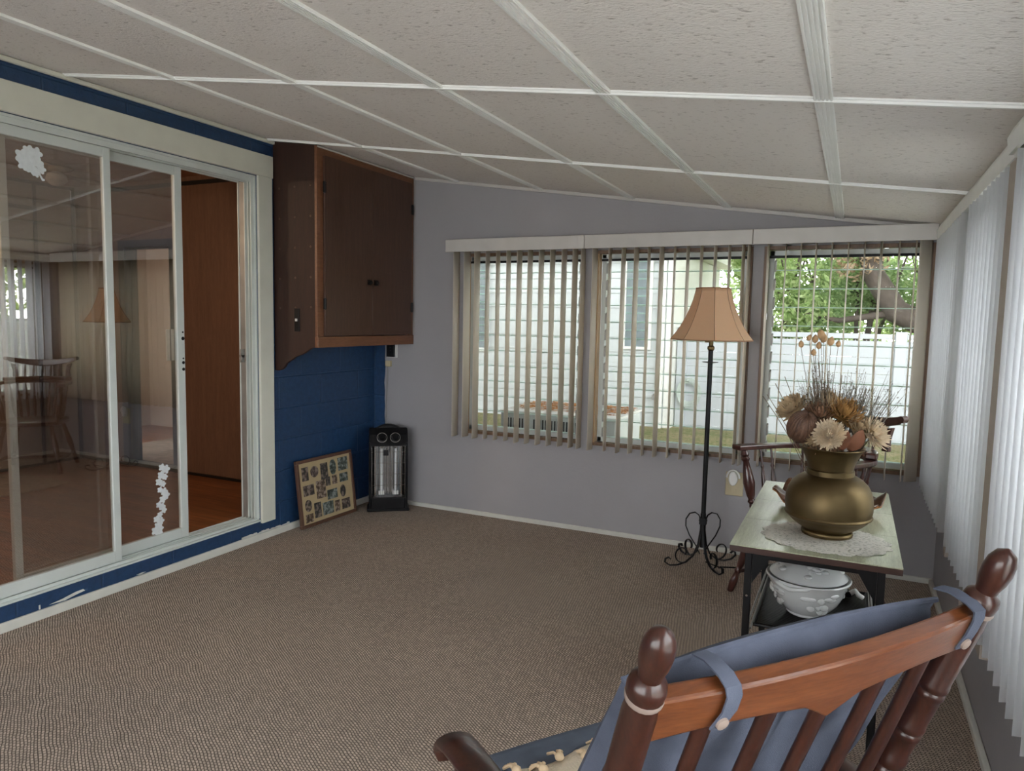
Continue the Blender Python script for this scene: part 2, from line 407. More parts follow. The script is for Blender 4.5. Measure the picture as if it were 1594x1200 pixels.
# ceiling grid: battens run down the slope's length, thin tees across
XS = [.695, 1.327, 1.947, 2.528, 3.136]
YS = [-1.089, -2.309, -3.53, -4.75, -5.97]
for i, x in enumerate(XS):
    mb = MB(); w = .024
    t = .012 if i > 2 else .018
    def zb(x_): return hz(x_)
    mb.v += slope_bar(x - w, x + w, YB, -.012, .006).v; mb.f += slope_bar(x - w, x + w, YB, -.012, .006).f
    for q in (-.020, -.010, 0, .010, .020):
        b = slope_bar(x + q - .0028, x + q + .0028, YB, -.012, .0095)
        o = len(mb.v); mb.v += b.v; mb.f += [tuple(j + o for j in f) for f in b.f]
    struct('trim_%d' % k, mb, 'strip'); k += 1
for y in YS:
    mb = slope_bar(.02, 3.64, y - .012, y + .012, .005)
    b = slope_bar(.02, 3.64, y - .005, y + .005, .012); o = len(mb.v); mb.v += b.v; mb.f += [tuple(j + o for j in f) for f in b.f]
    struct('trim_%d' % k, mb, 'strip'); k += 1

# ------------------------------------------------------------------ windows
def window(n, a, b, wall):
    """jalousie window in the opening a..b; wall 'far' (u=x, depth +y) or 'right' (u=y, depth +x)"""
    r = sroot('window_%d' % n)
    if wall == 'far': T = Matrix.Identity(4)
    else: T = Matrix.Translation((W, 0, 0)) @ Matrix(((0, 1, 0, 0), (1, 0, 0, 0), (0, 0, 1, 0), (0, 0, 0, 1)))
    def fix(mb):
        mb.v = [tuple(T @ Vector(p)) for p in mb.v]
        if wall != 'far': mb.f = [tuple(reversed(f)) for f in mb.f]
        return mb
    e = .0015; f = .024
    z0, z1 = WZ0 + e, WZ1 - e; a += e; b -= e
    mb = MB(); mb.box(a, b, -.006, .05, z0, z0 + .02).box(a, b, -.006, .05, z1 - .02, z1)
    mb.box(b - f, b, -.006, .05, z0 + .02, z1 - .02)
    if n != 1 and n != 2: mb.box(a, a + f, -.006, .05, z0 + .02, z1 - .02)
    fix(mb).build('frame', 'frame_wood', r)
    if n in (1, 2):
        fix(MB().box(a, a + f, -.006, .05, z0 + .02, z1 - .02)).build('jamb', 'jamb_wood', r)
    a2, b2, c2, d2 = a + f, b - f, z0 + .02, z1 - .02
    mb = MB(); mb.box(a2, b2, .052, .11, c2, c2 + .032).box(a2, b2, .052, .11, d2 - .03, d2)
    mb.box(a2, a2 + .03, .052, .11, c2, d2).box(b2 - .03, b2, .052, .11, c2, d2)
    fix(mb).build('sash', 'alu', r, bevel=.003)
    fix(MB().box(a2, b2, .045, .051, d2 - .045, d2 - .03)).build('top_rail', 'black_plastic', r)
    gl = MB(); ed = MB(); cl = MB()
    zc = c2 + .034; p = .107
    while zc < d2 - .05:
        zt = min(zc + p + .012, d2 - .03)
        yb, yt = .068, .092
        gl.hexa([(a2 + .031, yb, zc), (b2 - .031, yb, zc), (b2 - .031, yb + .004, zc), (a2 + .031, yb + .004, zc),
                 (a2 + .031, yt, zt), (b2 - .031, yt, zt), (b2 - .031, yt + .004, zt), (a2 + .031, yt + .004, zt)])
        ed.box(a2 + .031, b2 - .031, yb - .002, yb + .005, zc - .003, zc + .003)
        for u in (a2 + .030, b2 - .034): cl.hexa([(u, .054, zc - .01), (u + .009, .054, zc - .01), (u + .009, .068, zc), (u, .068, zc), (u, .054, zc + .05), (u + .009, .054, zc + .05), (u + .009, .080, zc + .06), (u, .080, zc + .06)])
        zc += p
    fix(gl).build('louver_panes', 'win_glass', r)
    fix(ed).build('louver_edges', 'slat_edge', r)
    fix(cl).build('louver_clips', 'alu_grey', r)
    return r
for i, (a, b) in enumerate(FAR): window(i + 1, a, b, 'far')
for i, (a, b) in enumerate(RIGHT): window(i + 4, a, b, 'right')
r = sroot('window_9')
mb = MB().box(.301, 3.499, YB - .11, YB - .05, .351, .39).box(.301, 3.499, YB - .11, YB - .05, 1.91, 1.949)
for x in (.301, 1.35, 2.41, 3.459): mb.box(x, x + .04, YB - .11, YB - .05, .39, 1.91)
mb.build('frame', 'alu', r)
for x in (.341, 1.39, 2.45): MB().box(x, x + 1.009, YB - .09, YB - .084, .39, 1.91).build('pane', 'win_glass', r)

# ------------------------------------------------------------------ sliding door between house and sunroom
d = sroot('door_1')
mb = MB()   # flat casing boards
mb.box(-.0, .022, DY0 - .12, -1.049, 2.207, 2.335).box(0, .018, -1.166, -1.055, .105, 2.207).box(0, .018, DY0 - .11, DY0, .105, 2.207)
mb.build('casing', 'cream_paint', d, bevel=.003)
mb = MB()   # head and jamb channels of the aluminium frame
for x0, x1, z in ((-.124, -.002, 2.192), ): mb.box(x0, x1, DY0 + .001, DY1 - .001, z, 2.204)
for x in (-.012, -.062, -.112): mb.box(x - .004, x + .004, DY0 + .001, DY1 - .001, 2.165, 2.192)
for x in (-.012, -.034, -.062, -.112): mb.box(x - .003, x + .003, DY1 - .035, DY1 - .001, .135, 2.165)
mb.box(-.124, -.002, DY1 - .012, DY1 - .001, .135, 2.192).box(-.124, -.002, DY0 + .001, DY0 + .02, .135, 2.192)
mb.build('frame', 'alu', d)
MB().box(-.123, -.070, DY1 - .03, DY1 - .013, .136, 2.19).build('weathered_jamb', 'alu_grey', d)
mb = MB().box(-.124, .012, DY0 + .001, DY1 - .001, .119, .128)
for x in (-.010, -.035, -.062, -.088, -.112): mb.box(x - .003, x + .003, DY0 + .001, DY1 - .001, .128, .142)
mb.build('track', 'alu', d)
mb = MB().box(-.085, -.063, DY1 - .064, DY1 - .05, 1.13, 1.145).box(-.07, -.063, DY1 - .075, DY1 - .045, 1.10, 1.18)
mb.tube([(-.074, DY1 - .06, 1.14), (-.058, DY1 - .075, 1.137), (-.05, DY1 - .08, 1.115)], .005)
mb.build('latch_keeper', 'alu_grey', d)
def panel(x, y0, y1, name, stile_r, stile_l):
    z0, z1 = .145, 2.163
    root = MB().box(x - .012, x + .012, y1 - stile_r, y1, z0, z1).box(x - .012, x + .012, y0, y0 + stile_l, z0, z1).build(name, 'alu', d, bevel=.002)
    MB().box(x - .012, x + .012, y0 + stile_l, y1 - stile_r, z0, z0 + .055).build('bottom_rail', 'alu', root, bevel=.002)
    MB().box(x - .012, x + .012, y0 + stile_l, y1 - stile_r, z1 - .045, z1).build('top_rail', 'alu', root, bevel=.002)
    MB().box(x - .001, x + .001, y0 + stile_l, y1 - stile_r, z0 + .055, z1 - .045).build('pane', 'door_glass', root)
    return root
fp = panel(-.024, -2.99, -2.085, 'fixed_panel', .036, .036)
rp = panel(-.075, -2.56, -1.64, 'sliding_panel', .045, .034)
mb = MB().box(-.098, -.089, -1.735, -1.685, 1.13, 1.30).build('handle', 'white_plastic', rp, bevel=.004)
MB().box(-.0885, -.087, -1.714, -1.708, 1.13, 1.30).build('handle_groove', 'black_plastic', rp)
mb = MB()
for zz, rr in ((1.284, .005), (1.250, .010), (1.141, .005), (1.118, .009), (1.082, .009)):
    mb.tube([(-.064, -1.652, zz), (-.062, -1.652, zz)], rr, 12)
mb.build('lock_holes', 'black_plastic', rp)

def blossom(mb, cy, cz, r, x, rot=0, n=5):
    poly = []
    for k in range(40):
        a = 2 * PI * k / 40 + rot
        rr = r * (.62 + .38 * abs(math.cos(n * a / 2)))
        poly.append((cy + rr * math.cos(a), cz + rr * math.sin(a)))
    mb.prism(poly, 0, x, x + .0012)
mb = MB(); x = -.0235
for (cy, cz, r, ro) in ((-2.482, 2.045, .034, .2), (-2.455, 2.072, .028, .8), (-2.425, 2.068, .030, .1), (-2.478, 2.012, .028, .5), (-2.452, 2.030, .03, .3), (-2.420, 2.030, .028, 1), (-2.446, 2.000, .026, 0), (-2.405, 2.005, .022, .4), (-2.428, 1.985, .020, .4)):
    blossom(mb, cy, cz, r, x, ro); x += .0002
mb.prism([(-2.432, 2.01), (-2.424, 2.01), (-2.398, 1.965), (-2.392, 1.965), (-2.390, 1.958), (-2.402, 1.955)], 0, -.0235, -.0225)
tag(mb.build('flower_decal', 'decal'), 'white flower cluster sticker near the top of the front glass panel', 'window sticker', 'flower stickers on the door glass')
mb = MB(); x = -.0745
yy = [(-1.795, .560), (-1.770, .545), (-1.802, .520), (-1.778, .505), (-1.815, .485), (-1.79, .468), (-1.81, .44), (-1.785, .425), (-1.775, .405), (-1.795, .385), (-1.82, .360), (-1.80, .345), (-1.79, .325), (-1.815, .305), (-1.835, .285), (-1.81, .27), (-1.83, .25), (-1.815, .23), (-1.845, .225), (-1.825, .205)]
random.seed(11)
for i, (cy, cz) in enumerate(yy):
    blossom(mb, cy, cz, random.uniform(.017, .026), x, random.random() * 2); x += .0001
mb.prism([(-1.832, .215), (-1.826, .215), (-1.846, .172), (-1.852, .168)], 0, -.0745, -.0735)
tag(mb.build('flower_decal', 'decal'), 'long white flower spray sticker low on the sliding glass panel', 'window sticker', 'flower stickers on the door glass')

# ------------------------------------------------------------------ room behind the glass door
XI = -2.736; YI = -.46; ZF = .118; ZC = 2.42
struct('floor_dining', MB().box(XI - 1.2, -.126, YB, 1.2, -.2, ZF), 'planks')
struct('ceiling_dining', MB().box(XI, -.126, YB, YI, ZC, ZC + .1), 'ceiling_tan')
struct('wall_dining_west', MB().box(XI - .1, XI, YB, YI, ZF, ZC), 'panel_pale')
struct('wall_dining_south', MB().box(XI - .1, -.126, YB - .1, YB, ZF, ZC), 'panel_pale')
NX0, NX1, NZ = -2.12, -1.60, 1.90
mb = MB(); wall_cells(mb, XI - .1, -.126, ZF, ZC, [(NX0, NX1, ZF, NZ)], lambda a, b, c, e: mb.box(a, b, YI, YI + .08, c, e))
struct('wall_dining_north', mb, 'panel_wood')
mb = MB()
mb.box(XI, -.126, YI - .012, YI - .001, 2.355, 2.385).box(-.868, -.838, YI - .012, YI - .001, ZF, 2.355)
mb.box(XI, NX0 - .07, YI - .014, YI - .001, ZF, ZF + .02).box(NX1 + .07, -.126, YI - .014, YI - .001, ZF, ZF + .02)
struct('trim_30', mb, 'black_batten')
mb = MB()
mb.box(XI + .001, XI + .012, YB, YI - .013, 2.385, 2.41).box(XI + .001, XI + .014, YI - .04, YI - .013, ZF, 2.385)
for y in (-.80, -1.5, -2.7): mb.box(XI + .001, XI + .012, y - .014, y + .014, ZF, 2.385)
mb.box(XI + .001, XI + .012, YB, -.814, 2.18, 2.21).box(XI + .001, XI + .014, YB, YI - .013, ZF, ZF + .02)
struct('trim_31', mb, 'black_batten')
# black-framed doorway to the next room
dd = sroot('door_2')
MB().box(NX0 - .07, NX0, YI - .02, YI + .1, ZF, NZ + .06).box(NX1, NX1 + .06, YI - .02, YI + .1, ZF, NZ + .06).box(NX0, NX1, YI - .02, YI + .1, NZ, NZ + .06).box(NX0, NX1, YI - .01, YI + .09, ZF + .001, ZF + .03).build('frame', 'black_batten', dd)
struct('wall_hall_north', MB().box(-3.9, -.9, 1.1, 1.2, ZF, ZC), 'panel_pale')
struct('wall_hall_west', MB().box(-4.0, -3.9, YI + .08, 1.2, ZF, ZC), 'panel_pale')
struct('wall_hall_east', MB().box(-1.0, -.9, YI + .08, 1.1, ZF, ZC), 'panel_wood')
struct('ceiling_hall', MB().box(-4.0, -.9, YI + .08, 1.2, ZC, ZC + .1), 'ceiling_tan')
hx0, hx1 = -3.22, -2.1
w9 = sroot('window_10')
MB().box(hx0, hx0 + .12, .995, 1.1, .75, 2.1).box(hx0, hx1, .995, 1.1, 1.98, 2.1).box(hx1 - .1, hx1, .995, 1.1, .75, 1.98).build('frame', 'oak', w9)
vb = thing('vertical_blind', 'grey beige blind hanging in the room beyond the black door frame', 'blinds', (0, 0, 0))
MB().box(hx0 + .13, hx1 - .11, .93, .99, 1.90, 1.975).build('headrail', 'oak', vb)
v0 = MB().grid(lambda u, v: ((u - .5) * .10, .010 * math.sin(PI * u), -.001 - v * 1.45), 7, 2).build('vane', 'drape', vb, smooth=1, solid=.0015)
v0.location = (hx0 + .19, .95, 1.90); v0.rotation_euler = (0, 0, .5)
for i in range(1, 9):
    c = copy_child(v0, vb); c.location = (hx0 + .19 + i * .092, .95, 1.90)
tag(MB().box(-2.9, -1.7, -.30, .75, ZF, ZF + .012).build('rug', 'rug', bevel=.003), 'beige rug on the floor beyond the black door frame', 'rug', 'rugs on the wooden floor')
tag(MB().box(XI + .15, -1.91, -3.4, -1.12, ZF, ZF + .012).build('rug', 'rug', bevel=.003), 'beige rug seen low through the front glass panel', 'rug', 'rugs on the wooden floor')
cf = thing('ceiling_light', 'brass ceiling light seen at top left through the door glass', 'ceiling light', (-1.15, -1.62, ZC))
mb = MB().lathe([(.07, -.001), (.075, -.02), (.05, -.045), (.02, -.05)], 20).build('canopy', 'brass_bright', cf, smooth=.6)
MB().tube([(0, 0, -.05), (0, 0, -.13)], .012, 10).build('stem', 'brass_bright', cf)
MB().lathe([(.03, -.13), (.09, -.145), (.095, -.18), (.05, -.20)], 20).build('motor', 'brass_bright', cf, smooth=.6)
for kx in range(4):
    a = kx * PI / 2 + .4
    mt = Matrix.Rotation(a, 4, 'Z')
    MB().hexa([(.09, -.035, -.165), (.55, -.06, -.155), (.55, .06, -.175), (.09, .035, -.175), (.09, -.035, -.160), (.55, -.06, -.150), (.55, .06, -.170), (.09, .035, -.170)], mt).build('blade', 'panel_wood', cf)
MB().lathe([(.02, -.20), (.05, -.215), (.06, -.25), (.03, -.28), (.005, -.285)], 20).build('glass_bowl', 'white_plastic', cf, smooth=.6)

# ------------------------------------------------------------------ corner cabinet
cb = thing('wall_cabinet', 'dark wooden two-door cabinet hung in the corner above the heater', 'cabinet', (0, 0, 0))
cx = .34; cz0 = 1.20
side = [(.001, 1.046), (.030, 1.044), (.055, 1.050), (.075, 1.066), (.092, 1.090), (.115, 1.104), (.14, 1.116), (.16, 1.130), (.19, 1.143), (.22, 1.152), (.245, 1.165), (.265, 1.178), (.29, 1.192), (.322, 1.199),
        (.322, hz(.322) - .006), (.001, hz(0) - .006)]
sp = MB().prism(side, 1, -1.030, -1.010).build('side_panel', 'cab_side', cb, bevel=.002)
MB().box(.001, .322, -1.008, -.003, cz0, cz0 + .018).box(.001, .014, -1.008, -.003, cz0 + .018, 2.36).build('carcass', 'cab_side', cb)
ztop = hz(cx) - .004
mb = MB().box(.322, cx, -1.032, -.972, cz0 + .062, ztop).box(.322, cx, -.045, -.003, cz0 + .062, ztop).box(.322, cx, -.972, -.045, ztop - .048, ztop)
mb.build('face_frame', 'cab_frame', cb, bevel=.002)
MB().box(.322, cx + .008, -1.036, -.003, cz0 - .004, cz0 + .062).build('bottom_rail', 'cab_frame', cb, bevel=.003)
MB().box(cx - .0, cx + .012, -1.03, -.02, ztop - .012, ztop - .002).build('top_moulding', 'valance', cb, bevel=.003)
for (a, b, hy, ky) in ((-.978, -.5045, -.980, -.538), (-.5015, -.042, -.040, -.468)):
    dr = MB().box(.325, cx + .014, a, b, cz0 + .066, ztop - .050).build('door', 'cab_door', cb, bevel=.002)
    for hzv in (1.46, 2.15):
        MB().box(cx + .0135, cx + .017, hy - .014, hy + .014, hzv - .032, hzv + .032).tube([(cx + .017, hy, hzv - .035), (cx + .017, hy, hzv + .035)], .005, 8).build('hinge', 'black_metal', dr)
    MB().box(cx + .0135, cx + .017, ky - .022, ky + .022, 1.595, 1.630).ball((cx + .026, ky, 1.612), .013).build('latch', 'black_metal', dr)
swp = MB().box(.164, .204, -1.036, -1.0305, 1.29, 1.43).build('switch_plate', 'black_plastic', cb, bevel=.002)
MB().box(.179, .189, -1.046, -1.036, 1.352, 1.368).build('toggle', 'white_plastic', swp)
for zz in (1.42, 1.6, 1.78, 1.96, 2.14):
    for xx in (.05, .17, .29):
        MB().ball((xx, -1.0305, zz + .02 * ((xx * 10) % 1)), (.007, .0015, .007), 10, 6).build('wood_plug', 'cab_door', sp)

# wall devices under the cabinet
ts = thing('wall_thermostat', 'black wall control with pale edge just under the cabinet', 'thermostat', (.165, -.0005, 1.145))
MB().box(-.045, .045, -.012, 0, -.055, .055).build('back_plate', 'white_plastic', ts, bevel=.003)
MB().box(-.038, .030, -.030, -.0125, -.049, .049).build('cover', 'black_plastic', ts, bevel=.004)
MB().tube([(-.004, -.0305, .01), (-.004, -.038, .01)], .014, 16).build('dial', 'black_plastic', ts)
pw = thing('power_plug', 'small beige plug with thin cord in the corner below the black control', 'plug', (.137, -.001, 1.045))
MB().box(-.022, .022, -.028, 0, -.022, .022).build('body', 'beige_plate', pw, bevel=.004)
MB().tube([(-.004, -.02, -.02), (-.008, -.018, -.10), (-.018, -.014, -.25), (-.022, -.012, -.45), (-.020, -.012, -.62)], .003, 6).build('cord', 'alu_grey', pw)

# ------------------------------------------------------------------ heater
ht = thing('quartz_heater', 'black upright quartz heater standing in the corner', 'heater', (.295, -.235, 0), math.atan2(.59, .81))
def arch(w, z0, zs, zt, n=12):
    p = [(-w, z0), (w, z0), (w, zs)]
    for i in range(1, n):
        a = i / n; xx = w - 2 * w * a; p.append((xx, zs + (zt - zs) * (1 - (2 * a - 1) ** 2)))
    return p + [(-w, zs)]
hw = .138
mb = MB()
mb.prism(arch(hw, .012, .550, .618), 1, .075, .135)
mb.box(-hw, -.122, .0, .075, .012, .50).box(.122, hw, .0, .075, .012, .50).box(-.122, .122, .0, .075, .012, .10)
mb.build('body', 'black_plastic', ht, bevel=.012)
mb = MB().hexa([(-hw, -.004, .47), (hw, -.004, .47), (hw, .08, .47), (-hw, .08, .47), (-hw, .03, .55), (hw, .03, .55), (hw, .08, .60), (-hw, .08, .60)])
mb.build('control_panel', 'black_plastic', ht, bevel=.010)
for kx in (-.045, .048):
    MB().turned((kx, .018, .528), (kx, -.012, .546), [(0, .034), (.4, .034), (.5, .027), (1, .024)], 20).build('knob', 'black_plastic', ht, smooth=.6)
    MB().turned((kx, .010, .532), (kx, .006, .534), [(0, .037), (1, .037)], 20).build('knob_ring', 'alu_grey', ht)
MB().box(-.15, .15, -.012, .15, 0, .02).build('base', 'black_plastic', ht, bevel=.008)
def refl(u, v):
    x = -.121 + .242 * u
    return (x, .060 - .030 * abs(math.sin(PI * u * 2.0)) ** .7 * 0 + .012 * math.cos(u * 2 * PI * 4), .101 + .368 * v)
MB().grid(refl, 60, 2).build('reflector', 'steel', ht, smooth=1.2)
for kx in (-.048, .052):
    MB().tube([(kx, .030, .135), (kx, .030, .45)], .0085, 14).build('quartz_tube', 'quartz', ht, smooth=.8)
    MB().box(kx - .02, kx + .02, .018, .045, .117, .142).build('tube_socket', 'white_plastic', ht)
mb = MB()
for i in range(13):
    x = -.116 + .232 * i / 12
    mb.tube([(x, .002, .100), (x, .0, .2), (x, .0, .4), (x, .002, .472)], .0016, 5)
for z in (.19, .27, .35, .43): mb.tube([(-.121, .002, z), (.121, .002, z)], .0013, 5)
mb.build('grille', 'steel', ht)
MB().box(-.034, -.0, -.004, .001, .405, .445).build('badge', 'black_plastic', ht)

# ------------------------------------------------------------------ collage picture frame
T = math.atan2(.055, .455)
pf = bpy.data.objects.new('picture_frame', None); C.objects.link(pf)
tag(pf, 'brown framed photo collage leaning on the blue wall beside the heater', 'picture frame')
pf.rotation_euler = (-T + 0, 0, PI / 2 - .03); pf.location = (.094, -.628, 0.004)
# local x along the frame, local -y faces the room, local z up the frame
fw, fh, ft = .272, .445, .022
MB().box(-fw, fw, -.012, .010, 0, ft).box(-fw, fw, -.012, .010, fh - ft, fh).box(-fw, -fw + ft, -.012, .010, ft, fh - ft).box(fw - ft, fw, -.012, .010, ft, fh - ft).build('frame', 'frame_brown', pf, bevel=.003)
MB().box(-fw + ft, fw - ft, -.004, .006, ft, fh - ft).build('mat', 'mat_board', pf)
def photomat(i, a, b, c):
    t = NT('small_photo_print_%d' % i); v = t.coords(); n = t.noise(v, 38, 2, .6)
    M['photo%d' % i] = t.done(t.principled(t.ramp(n, [(.38, a), (.5, b), (.62, c)]), .35))
photomat(0, (.02, .018, .016), (.08, .055, .045), (.22, .18, .15))
photomat(1, (.015, .014, .013), (.05, .045, .04), (.2, .16, .13))
photomat(2, (.02, .03, .02), (.07, .09, .08), (.24, .27, .26))
photomat(3, (.03, .02, .012), (.10, .065, .04), (.30, .24, .20))
# (x0,x1,z0,z1,oval)
PH = [(-.225, -.165, .305, .395, 0, 0), (-.145, -.070, .315, .390, 1, 0), (-.050, .020, .285, .395, 0, 1), (.040, .105, .300, .405, 1, 2), (.125, .225, .315, .405, 0, 2),
      (-.225, -.125, .205, .275, 0, 0), (-.105, -.015, .165, .285, 0, 3), (-.010, .035, .235, .295, 0, 1), (.055, .105, .235, .295, 0, 3), (.130, .215, .235, .295, 0, 2),
      (-.222, -.160, .100, .180, 1, 0), (-.005, .095, .140, .205, 0, 2), (.125, .180, .130, .215, 1, 1), (-.140, -.075, .045, .145, 0, 1), (-.060, .045, .045, .130, 0, 2),
      (.060, .110, .045, .120, 0, 3), (.130, .215, .045, .115, 0, 0), (-.225, -.155, .030, .085, 0, 3)]
for (a, b, c, e, ov, mi) in PH:
    mb = MB()
    if ov: mb.prism([((a + b) / 2 + (b - a) / 2 * math.cos(t * PI / 14), (c + e) / 2 + (e - c) / 2 * math.sin(t * PI / 14)) for t in range(28)], 1, -.0052, -.0041)
    else: mb.box(a, b, -.0052, -.0041, c, e)
    mb.build('photo', 'photo%d' % mi, pf)

# ------------------------------------------------------------------ vertical blinds, far wall
def vane_mesh(name, m, L, w=.089, cv=.006):
    return MB().grid(lambda u, v: (cv * math.sin(PI * u), (u - .5) * w, -v * L), 8, 2)
def far_blind(x0, x1, xs, label):
    r = thing('vertical_blind', label, 'blinds', ((x0 + x1) / 2, 0, 1.925), 0, 'blinds on the far wall')
    ox = (x0 + x1) / 2
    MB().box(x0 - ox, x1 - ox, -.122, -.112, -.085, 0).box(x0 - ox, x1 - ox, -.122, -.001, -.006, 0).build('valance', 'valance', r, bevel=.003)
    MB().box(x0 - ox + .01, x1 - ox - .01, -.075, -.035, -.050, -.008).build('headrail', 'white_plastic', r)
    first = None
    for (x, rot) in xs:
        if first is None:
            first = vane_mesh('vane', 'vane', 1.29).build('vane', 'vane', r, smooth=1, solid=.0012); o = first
        else: o = copy_child(first, r)
        o.location = (x - ox, -.056, -.070 - random.uniform(0, .006)); o.rotation_euler = (0, 0, rot)
    return r
random.seed(21)
def rr(a=0, s=.05): return a + random.uniform(-s, s)
x1s = [.732, .815, .893, .974, 1.053, 1.132, 1.212, 1.29, 1.37, 1.449, 1.53, 1.605, 1.66]
far_blind(.678, 1.685, [(x, rr(.14 if 3 <= i <= 5 else 0, .05) if i not in (0,) else 0.0) for i, x in enumerate(x1s)], 'vertical blind over the left window of the far wall')
x2s = [1.738, 1.838, 1.925, 2.006, 2.085, 2.164, 2.243, 2.322, 2.402, 2.482, 2.562, 2.640, 2.672]
far_blind(1.687, 2.694, [(x, rr(.0, .10)) for i, x in enumerate(x2s)], 'vertical blind over the middle window, behind the floor lamp')
x3s = [2.775, 2.868, 2.948, 3.026, 3.107, 3.188, 3.268, 3.350, 3.434, 3.512]
far_blind(2.696, 3.606, [(x, rr(.02, .06)) for i, x in enumerate(x3s)] + [(3.560, -.80)], 'vertical blind over the right window, behind the dried flowers')

# right wall blinds
def right_blind(y0, y1, ys, label, xv=.152, dx=0):
    oy = (y0 + y1) / 2
    r = thing('vertical_blind', label, 'blinds', (W, oy, 1.915), 0, 'blinds on the right wall')
    prof = [(-.10 - dx, -.004), (-.112 - dx, -.03), (-.106 - dx, -.072), (-.096 - dx, -.072), (-.101 - dx, -.03), (-.092 - dx, -.012), (-.002, -.012), (-.002, -.004)]
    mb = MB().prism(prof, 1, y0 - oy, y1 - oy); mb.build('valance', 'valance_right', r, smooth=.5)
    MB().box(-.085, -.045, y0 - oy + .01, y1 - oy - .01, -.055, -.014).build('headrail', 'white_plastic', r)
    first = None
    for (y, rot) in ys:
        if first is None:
            first = vane_mesh('vane', 'vane', 1.285, .089, .010).build('vane', 'vane_skylit', r, smooth=1, solid=.0012); o = first
        else: o = copy_child(first, r)
        o.location = (-.066 - dx * .6, y - oy, -.072 - random.uniform(0, .005)); o.rotation_euler = (0, 0, PI / 2 + rot)
    return r
ysa = [(-.14 - i * .078, rr(-.04, .17)) for i in range(13)] + [(-1.29 - i * .078, rr(-.04, .17)) for i in range(10)]
right_blind(-2.09, -.125, ysa, 'long white vertical blind along the right wall, nearer the corner')
ysc = [(-2.235 - i * .078, rr(-.04, .17)) for i in range(14)]
right_blind(-3.27, -2.13, ysc, 'white vertical blind at the right edge, beside the rocking chair', dx=.02)

struct('trim_40', MB().box(3.612, W - .001, -1.225, -1.175, .50, 1.84), 'shade_tan')  # added posts; their tan stands in for shaded vane faces between blinds
struct('trim_41', MB().box(3.600, W - .001, -2.185, -2.045, .50, 1.835), 'shade_tan')
# ------------------------------------------------------------------ floor lamp
lp = thing('floor_lamp', 'black wrought iron floor lamp with tan bell shade by the middle window', 'floor lamp', (2.520, -.285, 0))
def scroll(c, r0, r1, a0, a1, n=22):
    return [(c[0] + (r0 + (r1 - r0) * i / n) * math.cos(a0 + (a1 - a0) * i / n), c[1] + (r0 + (r1 - r0) * i / n) * math.sin(a0 + (a1 - a0) * i / n)) for i in range(n + 1)]
MB().tube([(0, 0, .10), (0, 0, 1.24)], .0135, 14).build('pole', 'iron', lp, smooth=.6)
MB().lathe([(.004, 1.164), (.044, 1.170), (.044, 1.173), (.004, 1.176)], 20).build('drip_disc', 'iron', lp, smooth=.5)
MB().lathe([(.013, 1.235), (.02, 1.245), (.02, 1.258), (.012, 1.265), (.012, 1.30), (.018, 1.305), (.018, 1.34), (.008, 1.345)], 16).tube([(0, 0, 1.285), (-.035, 0, 1.285)], .004, 6).build('socket', 'brass', lp, smooth=.6)
mb = MB()
for sx in (-1, 1):
    mb.tube([(sx * .085, 0, 1.33), (sx * .098, 0, 1.45), (sx * .04, 0, 1.565), (0, 0, 1.572)], .0022, 6)
mb.build('harp', 'brass', lp)
MB().lathe([(.004, 1.572), (.009, 1.578), (.006, 1.588), (.001, 1.594)], 10).build('finial', 'brass', lp, smooth=.7)
# strap iron legs: scroll out along the floor, heart scrolls above
for i, a in enumerate((PI * 1.23, PI * 1.72, PI * .75, PI * .25)):
    mt = Matrix.Rotation(a, 4, 'Z')
    p = [(.012, .30), (.014, .20), (.026, .12), (.055, .055), (.10, .020), (.155, .007), (.205, .010), (.235, .030), (.232, .050), (.212, .056), (.200, .046)]
    mb = MB().tube([(x, 0, z) for x, z in p], .009, 8, mtx=mt, flat=.42)
    c = scroll((.125, .072), .056, .020, -PI * .62, PI * 1.15)
    mb.tube([(x, 0, z) for x, z in [(.055, .056)] + c], .008, 8, mtx=mt, flat=.4)
    mb.build('foot', 'iron', lp, smooth=.8)
for s_ in (-1, 1):
    mt = Matrix.Rotation(.42 + (0 if s_ > 0 else PI), 4, 'Z')
    p = [(.012, .06), (.03, .10), (.075, .17), (.098, .225), (.098, .265), (.078, .298), (.048, .305), (.026, .290), (.018, .270), (.022, .255)]
    MB().tube([(x, 0, z) for x, z in p], .008, 8, mtx=mt, flat=.4).build('heart_scroll', 'iron', lp, smooth=.8)
MB().box(-.02, .02, -.017, .017, .235, .275).build('collar', 'iron', lp, bevel=.003)
# eight-sided bell shade
def bell(k, z): return k
prof = [(1.297, .224), (1.302, .221), (1.33, .199), (1.37, .172), (1.42, .146), (1.47, .124), (1.52, .107), (1.56, .097), (1.585, .093)]
NS = 8
def octr(a, r):
    seg = 2 * PI / NS; b = (a % seg) - seg / 2
    return r * math.cos(seg / 2) / math.cos(b)
def shade_mesh(off):
    m_ = MB(); nn = NS * 6
    m_.grid(lambda u, v: (lambda j: (octr(u * 2 * PI, prof[j][1] + off) * math.cos(u * 2 * PI + .25), octr(u * 2 * PI, prof[j][1] + off) * math.sin(u * 2 * PI + .25), prof[j][0]))(int(round(v * (len(prof) - 1)))), nn, len(prof), wrap=True)
    return m_
sh = shade_mesh(0).build('lamp_shade', 'shade', lp, smooth=.5, solid=.0025)
mb = MB()
for k_ in range(NS):
    a = k_ * 2 * PI / NS + .25
    mb.tube([((r + .001) * math.cos(a), (r + .001) * math.sin(a), z) for z, r in prof], .0018, 6)
for z, r in ((prof[0][0], prof[0][1] + .001), (prof[-1][0], prof[-1][1] + .001)):
    pp = [(r * math.cos(k_ * 2 * PI / NS + .25), r * math.sin(k_ * 2 * PI / NS + .25), z) for k_ in range(NS + 1)]
    mb.tube(pp, .003, 6)
